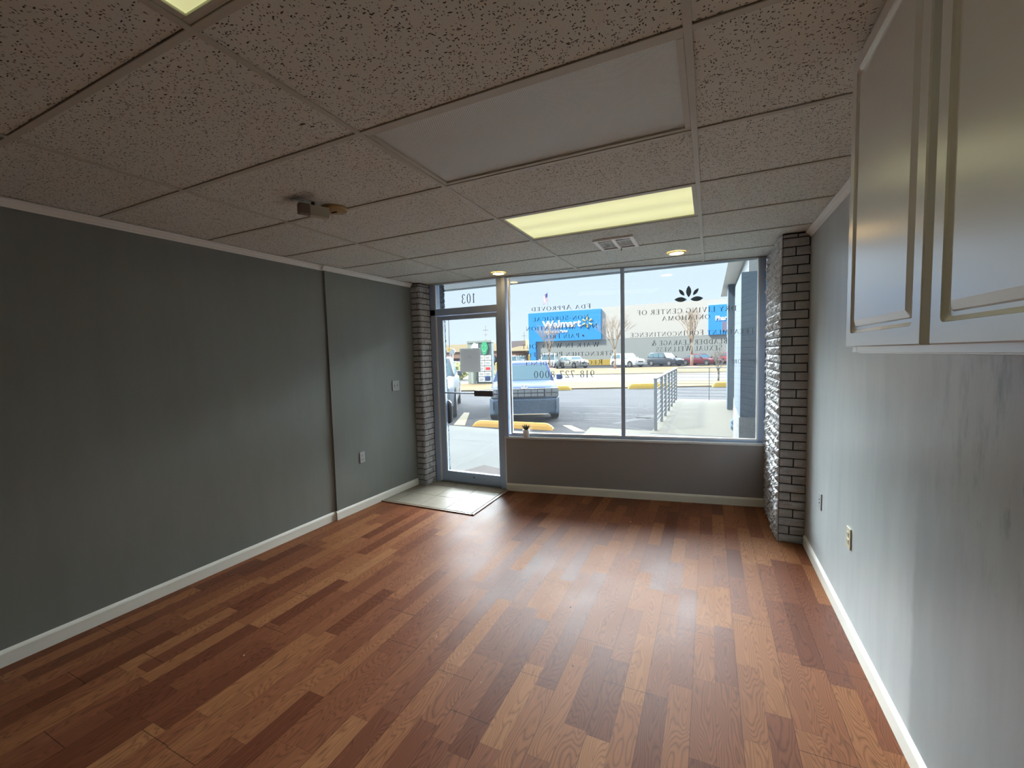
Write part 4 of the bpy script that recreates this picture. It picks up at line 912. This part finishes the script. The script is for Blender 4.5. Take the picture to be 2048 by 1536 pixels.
car('maroon sedan parked behind the thin tree trunk', pm, (-.9,56.9,GL), HD, L_=4.7, H=1.42, belt=.92, hood=.90, wsx=.85, wtx=.05, rtx=-1.15, rbx=-1.85, deck=.96, group='cars parked by the big store')
car('bright red car farthest right before the blue store panel', pr_, (3.4,63.5,GL), HD, L_=4.7, H=1.5, belt=.98, hood=.95, wsx=.85, wtx=.05, rtx=-1.25, rbx=-1.95, deck=.96, group='cars parked by the big store')
car('navy sedan beyond the round shrubs, seen through the door', pb, (-31.5,47.0,GL+.25), math.atan2(-.35,-1)+PI, L_=4.8, H=1.5, group='cars across the road')
car('black pickup front seen right of the sign post', pk, (-42.0,80.0,GL), math.atan2(-1,.55), group='cars across the road', **dict(SUVK, H=1.9, Wd=2.0))
car('pale van roof showing above the blue car, left one', ps, (-23.5,50.5,GL), math.atan2(-1,.2), group='cars across the road', **dict(SUVK, H=1.75))
car('white van roof showing above the blue car, right one', pw, (-18.7,51.5,GL), math.atan2(-1,.2), group='cars across the road', **dict(SUVK, H=1.9, Wd=2.0))
car('black car under the far carport roof', pk, (-30.0,68.0,GL), math.atan2(-1,.3), group='cars across the road', **SUVK)
# the blue car right outside
blue = paint('blue_car_paint', (0.046, 0.068, 0.125)); bb = blue.node_tree.nodes['Principled BSDF'].inputs; bb['Roughness'].default_value = .6; bb['Coat Weight'].default_value = 0; bb['Metallic'].default_value = 0; bb['Specular IOR Level'].default_value = .04; bb['Base Color'].default_value = (.062,.095,.20,1)
dirty = mat('mud_spattered_plastic', (0.051, 0.088, 0.145), rough=.6, var=.5, vscale=22, detail=8)
c = car('blue crossover with a boxy grille parked facing the shop', blue, (-5.20,11.98,GL), math.radians(-66), L_=4.45, Wd=1.86, H=1.55, belt=1.03, hood=1.00, nose=.90, wsx=.95, wtx=.25, rtx=-1.7, rbx=-2.1, deck=1.0, wr=.35, low=.22, detail=False)
X0 = 4.45/2
mb = MB(); mb.loft([[(X0-.45,-.93,.20),(X0-.45,.93,.20),(X0-.45,.93,.66),(X0-.45,-.93,.66)],[(X0-.12,-.90,.20),(X0-.12,.90,.20),(X0-.10,.90,.66),(X0-.10,-.90,.66)],[(X0+.02,-.80,.24),(X0+.02,.80,.24),(X0+.05,.80,.62),(X0+.05,-.80,.62)]])
mb.build('bumper', dirty, c, bevel=.03, label='mud-spattered dark lower bumper')
mb = MB(); mb.box(X0-.05,X0+.065,-.62,.62,.215,.245); mb.build('bumper_trim', MX['chrome'], c, bevel=.006)
mb = MB(); mb.box(X0-.3,X0+.045,-.52,.52,.655,.885); gr = mb.build('grille', MX['trimk'], c, bevel=.01, label='wide black grille with two rows of pale openings')
mb = MB()
gmat = mat('grille_insert', (0.180, 0.204, 0.228), rough=.4)
for row in range(2):
    for k in range(6):
        y = -.50+k*.168; mb.box(X0+.04,X0+.052,y+.008,y+.160,.685+row*.098,.758+row*.098)
mb.build('grille_insert', gmat, gr, bevel=.006)
for s in (-1,1):
    mb = MB(); mb.box(X0-.35,X0+.03,s*.70-.175,s*.70+.175,.66,.895); hl = mb.build('headlight', MX['lamp'], c, bevel=.02)
    mb = MB(); mb.box(X0-.05,X0+.040,s*.70-.15,s*.70+.15,.765,.785); mb.box(X0-.05,X0+.040,s*.70-.02,s*.70+.0,.69,.87); mb.build('light_bar', MX['trimk'], hl)
    mb = MB(); mb.box(X0-.02,X0+.052,s*.80-.012,s*.80+.012,.36,.56); mb.build('vent_slot', MX['trimk'], c)
mb = MB(); n = 16
mb.smooth=False
for k in range(n):
    a0, a1 = 2*PI*k/n, 2*PI*(k+1)/n
    mb.tube((X0+.020,.095*math.cos(a0),.94+.045*math.sin(a0)),(X0+.020,.095*math.cos(a1),.94+.045*math.sin(a1)),.009,n=6)
for a, b in (((-.045,-.030),(-.020,.030)),((.020,-.030),(.045,.030)),((-.035,-.004),(.035,.006))): mb.tube((X0+.020,-a[0],.94+a[1]),(X0+.020,-b[0],.94+b[1]),.009,n=6)
mb.build('maker_badge', MX['chrome'], c, label='oval chrome badge with a slanted letter H')
# neighbour car at the left
c2 = car('silver pickup only partly seen left of the door glass', paint('silver_blue_paint', (0.109, 0.125, 0.139)), (-8.45,11.57,GL), math.radians(-60), L_=5.2, Wd=1.95, H=1.75, belt=1.18, hood=1.15, nose=.98, wsx=1.1, wtx=.5, rtx=-.8, rbx=-1.1, deck=1.15, wr=.40, low=.28)

# ------------------------------------------------------------------ big store
mb = MB(); mb.box(-14.7,30,64,80,3.73,8.52); mb.mi = 1; mb.box(-26.3,30,64.02,80,GL,3.73); mb.box(-26.3,-14.7,66,80,3.73,7.6)
store = struct('building_store', mb, [MX['white'], MX['grey']], 'long low big-box store, white above and grey below')
mb = MB(); mb.box(-26.45,-14.68,63.55,66.2,3.72,8.30); mb.box(-26.45,-25.25,63.55,64.5,GL,3.72); sgn = tag(mb.build('store_sign', MX['blue'], bevel=.02), 'bright blue store sign wall reading Walmart with a yellow spark', 'sign')
mb = MB(); mb.box(-.10,7,63.7,64.3,3.73,7.74); ph = tag(mb.build('pharmacy_sign', MX['blue'], bevel=.02), 'bright blue wall panel reading Pharmacy, right of the thin tree', 'sign')
mb = MB(); mb.box(1.55,6.5,63.64,63.72,4.2,5.45); mb.build('display_panel', mat('mauve_panel', (.22,.22,.36), rough=.4), ph)
for i in range(4): MB().box(1.55+i*.8,1.60+i*.8,63.60,63.65,4.2,5.45).build('panel_bar', mat('panel_bar', (.45,.45,.45), rough=.5) if i == 0 else bpy.data.materials['panel_bar'], ph)
def text(name, s, x, y, z, h, width, m, parent, bold=.0, depth=.03, rot=None):
    cu = bpy.data.curves.new(name, 'FONT'); cu.body = s; cu.size = 1; cu.offset = bold; cu.extrude = .02; cu.resolution_u = 3
    o = bpy.data.objects.new('tmp', cu); COL.objects.link(o); bpy.context.view_layer.update()
    me = bpy.data.meshes.new_from_object(o.evaluated_get(bpy.context.evaluated_depsgraph_get())); bpy.data.objects.remove(o)
    xs = [v.co.x for v in me.vertices]; ys = [v.co.y for v in me.vertices]
    k = width/(max(xs)-min(xs)); kz = h/.73
    for v in me.vertices: v.co = Vector(((v.co.x-min(xs))*k, -v.co.z*depth*40, v.co.y*kz))
    me.materials.clear(); me.materials.append(m)
    o = bpy.data.objects.new(name, me); COL.objects.link(o); o.parent = parent; o.location = (x, y, z)
    if rot is not None: o.rotation_euler = (0,0,rot)
    return o
wsign = mat('sign_white', (.85,.85,.85), rough=.5)
text('sign_letters', 'Walmart', -24.05, 63.5, 5.85, 1.12, 6.35, wsign, sgn, .035)['label'] = 'large white letters reading Walmart'
text('sign_letters', 'Neighborhood Market', -23.75, 63.5, 5.0, .50, 3.9, wsign, sgn, .02)['label'] = 'small white letters reading Neighborhood Market'
text('sign_letters', 'Pharmacy', .76, 63.65, 5.66, .62, 3.0, wsign, ph, .035)['label'] = 'white letters reading Pharmacy'
ysp = mat('spark_yellow', (.85,.62,.22), rough=.5)
for k in range(6):
    a = PI/2+k*PI/3; cx, cz = -16.75, 6.40
    mb = MB(); mb.tube((cx+math.cos(a)*.32,63.5,cz+math.sin(a)*.32),(cx+math.cos(a)*.82,63.5,cz+math.sin(a)*.82),.10,.16,10); mb.build('spark_ray', ysp, sgn, bevel=.03)
mb = MB(); mb.tube((-17.45,63.5,4.42),(-17.45,63.56,4.42),.14,n=10); mb.build('lamp_dot', MX['trimk'], sgn)
# far shops at the left
mb = MB(); mb.box(-95,-39.0,80,95,2.7,4.35); mb.mi = 1; mb.box(-95,-39.0,80.3,95,1.3,2.7); mb.mi = 2; mb.box(-95,-39,81,95,GL,1.3)
struct('building_far_shops', mb, [MX['tan'], MX['brown'], MX['roof']], 'far low shopping strip, tan above brown brick')
mb = MB(); mb.box(-38.6,-27.0,80,92,GL,3.0); mb.mi = 1; mb.prism([(-38.8,2.9),(-33.4,2.9),(-33.4,4.6),(-38.8,4.6)], 79.5, 92, Matrix(((1,0,0,0),(0,0,1,0),(0,1,0,0),(0,0,0,1))))
mb.mi = 2; mb.box(-33.6,-29.5,79,92,2.2,4.75); mb.prism([(-38.6,2.5),(-33.6,3.45),(-29,3.45),(-29,2.5)], 76, 79.4, Matrix(((1,0,0,0),(0,0,1,0),(0,1,0,0),(0,0,0,1))))
struct('building_far_carport', mb, [MX['brown'], MX['roof'], MX['tan']], 'far tan building with grey roof and drive-through canopy')

# ------------------------------------------------------------------ pylon sign
t = thing('pylon_sign', 'grey-green tenant sign board with a green oval emblem, seen through the door', 'sign', (0,0,0))
gsl = mat('sign_slate', (.10,.14,.15), rough=.6); gpl = mat('sign_pale_green', (0.315, 0.360, 0.330), rough=.7); wp_ = mat('sign_panel_white', (0.645, 0.676, 0.707), rough=.5)
mb = MB(); mb.box(-13.15,-12.05,23.0,23.3,GL+.061,2.50); mb.build('cabinet', gsl, t, bevel=.01)
mb = MB(); mb.box(-13.75,-13.5,23.0,23.4,GL+.061,2.50); mb.tube((-13.3,22.95,GL+.061),(-13.3,22.95,1.2),.14,n=14); mb.build('side_post', gpl, t)
mb = MB(); mb.box(-13.75,-12.0,22.95,23.35,2.45,2.56); mb.build('top_cap', gpl, t)
mb = MB(); mb.box(-13.3,-12.95,22.96,23.0,2.05,2.40); mb.build('header_panel', wp_, t)
mb = MB(); n = 20; pts = [(-12.50+.24*math.sin(2*PI*i/n)*(1 if math.cos(2*PI*i/n) > -.2 else .85), 2.10+.40*math.cos(2*PI*i/n)) for i in range(n)]
mb.prism(pts, 22.92, 22.99, Matrix(((1,0,0,0),(0,0,1,0),(0,1,0,0),(0,0,0,1)))); em = mb.build('emblem', MX['green'], t)
mb = MB()
for a0, a1, r_ in ((200,340,.16),(20,70,.13),(110,160,.13)):
    for k in range(6):
        u, v = math.radians(a0+(a1-a0)*k/6), math.radians(a0+(a1-a0)*(k+1)/6); mb.tube((-12.5+r_*math.cos(u),22.915,2.1+r_*1.4*math.sin(u)),(-12.5+r_*math.cos(v),22.915,2.1+r_*1.4*math.sin(v)),.022,n=5)
mb.build('emblem_mark', mat('emblem_light', (.25,.65,.40), rough=.5), em)
for row in range(5):
    for colm in range(2):
        x0 = -12.98+colm*.46; z0 = .02+row*.335
        mb = MB(); mb.box(x0,x0+.43,22.96,23.0,z0,z0+.30); p_ = mb.build('tenant_panel', wp_, t)
        mb = MB(); 
        if row == 2 and colm == 1: mb.box(x0+.06,x0+.37,22.945,22.96,z0+.07,z0+.23)
        else:
            mb.box(x0+.06,x0+.34,22.95,22.96,z0+.16,z0+.19); mb.box(x0+.09,x0+.31,22.95,22.96,z0+.09,z0+.11)
        mb.build('panel_print', MX['red'] if row == 2 and colm == 1 else MX['pole'], p_)
# shrubs
def shrub(x, y, r_, label, h=1.0):
    mb = MB(); rr = random.Random(int(x*10)); bm = bmesh.new(); bmesh.ops.create_icosphere(bm, subdivisions=4, radius=1)
    vs = []
    for v in bm.verts:
        d = 1+.28*noise.noise(v.co*3+Vector((x,y,0)))+.18*noise.noise(v.co*9); vs.append((v.co.x*r_*d, v.co.y*r_*d, max(0, v.co.z*h*.6*d+h*.5)))
    fs = [tuple(v.index for v in f.verts) for f in bm.faces]; bm.free(); mb.add(vs, fs)
    t = thing('shrub', label, 'shrub', (x,y,GL+.04), group='round shrubs beyond the road')
    mb.build('foliage', mat('olive_foliage', (0.306, 0.306, 0.126), rough=1, var=.6, vscale=14, detail=8) if 'olive_foliage' not in bpy.data.materials else bpy.data.materials['olive_foliage'], t)
shrub(-17.7,27.5,.95,'round olive shrub nearer the grey pickup, left of the sign board',1.15); shrub(-15.2,27.6,.85,'round olive shrub close behind the sign board post',.95)

# ------------------------------------------------------------------ bare trees
def tree(x, y, h, fork, spread, label, seed, m=MX['bark'], tr=.11, depth=5, mul=True, n0=6):
    t = thing('bare_tree', label, 'tree', (x,y,GL+.085 if y > 30 else GL+.075), group='bare winter trees')
    rr = random.Random(seed); mb = MB(); mb.tube((0,0,0),(.02,.0,fork*.5),tr*1.1,tr,8); mb.tube((.02,0,fork*.5),(0,0,fork),tr,tr*.9,8); mb.build('trunk', m, t, smooth=True)
    br = MB()
    def grow(p, d, L_, r_, k):
        q = p; dd = d.copy()
        for s in range(3):
            dd = (dd+Vector((rr.uniform(-.12,.12), rr.uniform(-.12,.12), .07))).normalized(); q2 = q+dd*(L_/3); br.tube(q, q2, r_*(1-.12*s), r_*(1-.12*(s+1)), 5 if k > 2 else 3, False); q = q2
        if k == 0: return
        for i in range(3 if k > 1 else 2):
            a = rr.uniform(0,2*PI); sp_ = rr.uniform(.25,.55); o = dd.orthogonal().normalized(); o = o*math.cos(a)+dd.cross(o)*math.sin(a)
            grow(q-(dd*L_*rr.uniform(0,.3)), (dd+o*sp_).normalized(), L_*rr.uniform(.62,.85), r_*.58, k-1)
    for i in range(n0):
        a = 2*PI*i/n0+rr.uniform(-.3,.3); grow(Vector((0,0,fork-rr.uniform(0,.25))), Vector((math.cos(a)*spread, math.sin(a)*spread, 1)).normalized(), (h-fork)*.30, tr*.55, depth-1)
    br.build('branches', m, t)
    if mul:
        mb = MB(); mb.lathe([(0.01,.09),(.5,.07),(.85,0.0)][::-1], 18, cap=False); mb.build('mulch_ring', MX['mulch'], t)
tree(-8.65,43.4,6.4,2.1,.42,'bare vase-shaped tree left of the window mullion, in red mulch',4)
tree(-1.68,49.3,7.3,2.6,.42,'tall bare tree before the maroon car, in red mulch',9,tr=.13)
tree(.47,25.9,2.1,.75,.65,'small dark bare sapling by the right wheel stop',14,m=MX['barkd'],tr=.05,depth=5,mul=False,n0=5)
tree(-17.2,47.6,6.4,2.0,.42,'bare tree in front of the blue store sign',21)
# poles, flag, signs far away
def pole(x, y, h, r_, label, cross=(), cat='pole', m=MX['pole']):
    t = thing('utility_pole', label, cat, (x,y,GL)); mb = MB(); mb.tube((0,0,0),(0,0,h),r_,r_*.7,8); mb.build('shaft', m, t)
    for (z, w_) in cross: MB().box(-w_/2,w_/2,-.06,.06,z-.06,z+.06).build('crossarm', m, t)
pole(-39.3,60,8.0,.13,'plain lamp pole seen at the left in the door glass'); pole(-42.0,62,6.9,.06,'thinner pole just left of the plain lamp pole')
pole(-45.3,84,8.6,.10,'distant power pole with crossarms seen through the door', ((7.6,1.4),(6.6,1.0),(5.4,.8)))
pole(-36.4,85,6.9,.10,'distant power pole left of the blue store sign', ((6.0,1.0),)); pole(-33.4,82,6.9,.10,'grey lamp pole touching the left edge of the blue store sign', ((6.85,1.3),))
t = thing('flag_pole', 'tall white pole flying a striped flag above the window lettering', 'flag', (-25.4,70,7.0))
mb = MB(); mb.tube((0,0,-7),(0,0,6.1),.05,.03,8); mb.build('pole', MX['chrome'], t)
def flag():
    nx, nz = 14, 13; fw_, fh_ = 1.5, 1.25; vs = []; mis = []
    for k in range(nz+1):
        for i in range(nx+1):
            u = i/nx; vs.append((-u*.85-.03*math.sin(u*6), .15*math.sin(u*7+k*.15), 5.45-k/nz*1.35-u*(.55+.25*(k/nz))+.25*u*u*(1-k/nz)-.35*u*(1-k/nz)))
    mb = MB()
    for k in range(nz):
        for i in range(nx):
            mb.mi = 2 if (k < 7 and i < 6) else (0 if k % 2 == 0 else 1); a = k*(nx+1)+i
            mb.add([vs[a],vs[a+1],vs[a+nx+2],vs[a+nx+1]], [(0,1,2,3)])
    mb.build('flag', [mat('flag_red',(.60,.08,.08),rough=.8), mat('flag_white',(.75,.75,.75),rough=.8), mat('flag_navy',(.08,.10,.25),rough=.8)], t, label='limp flag with red and white stripes and a navy canton')
flag()
t = thing('street_sign', 'small round pale sign on a white post seen at the left in the door glass', 'sign', (-24.2,37.5,GL))
MB().tube((0,0,0),(0,0,2.3),.05,n=8).build('post', MX['white'], t); MB().tube((0,-.06,2.3),(0,-.02,2.3),.33,n=8).build('plate', MX['chrome'], t)
t = thing('warning_sign', 'tiny yellow sign on the lamp pole in the door glass', 'sign', (-31.8,48.5,2.6))
MB().prism([(0,-.33),(.33,0),(0,.33),(-.33,0)], 0, .04, Matrix(((1,0,0,0),(0,0,1,0),(0,1,0,0),(0,0,0,1)))).build('plate', MX['yellow'], t); MB().tube((0,.05,-2.75),(0,.05,0),.04,n=6).build('post', MX['pole'], t)
def bollard(x, y, label, h=1.0):
    t = thing('bollard', label, 'bollard', (x,y,GL), group='yellow bollards'); MB().lathe([(.13,0),(.13,h-.1),(.09,h-.02),(.001,h)],12,cap=False).build('post', MX['yellow'], t, smooth=True)
bollard(-19.9,39.0,'yellow bollard right of the tenant sign board', 1.1); bollard(-24.5,59,'yellow bollard above the blue car roof', 1.9)
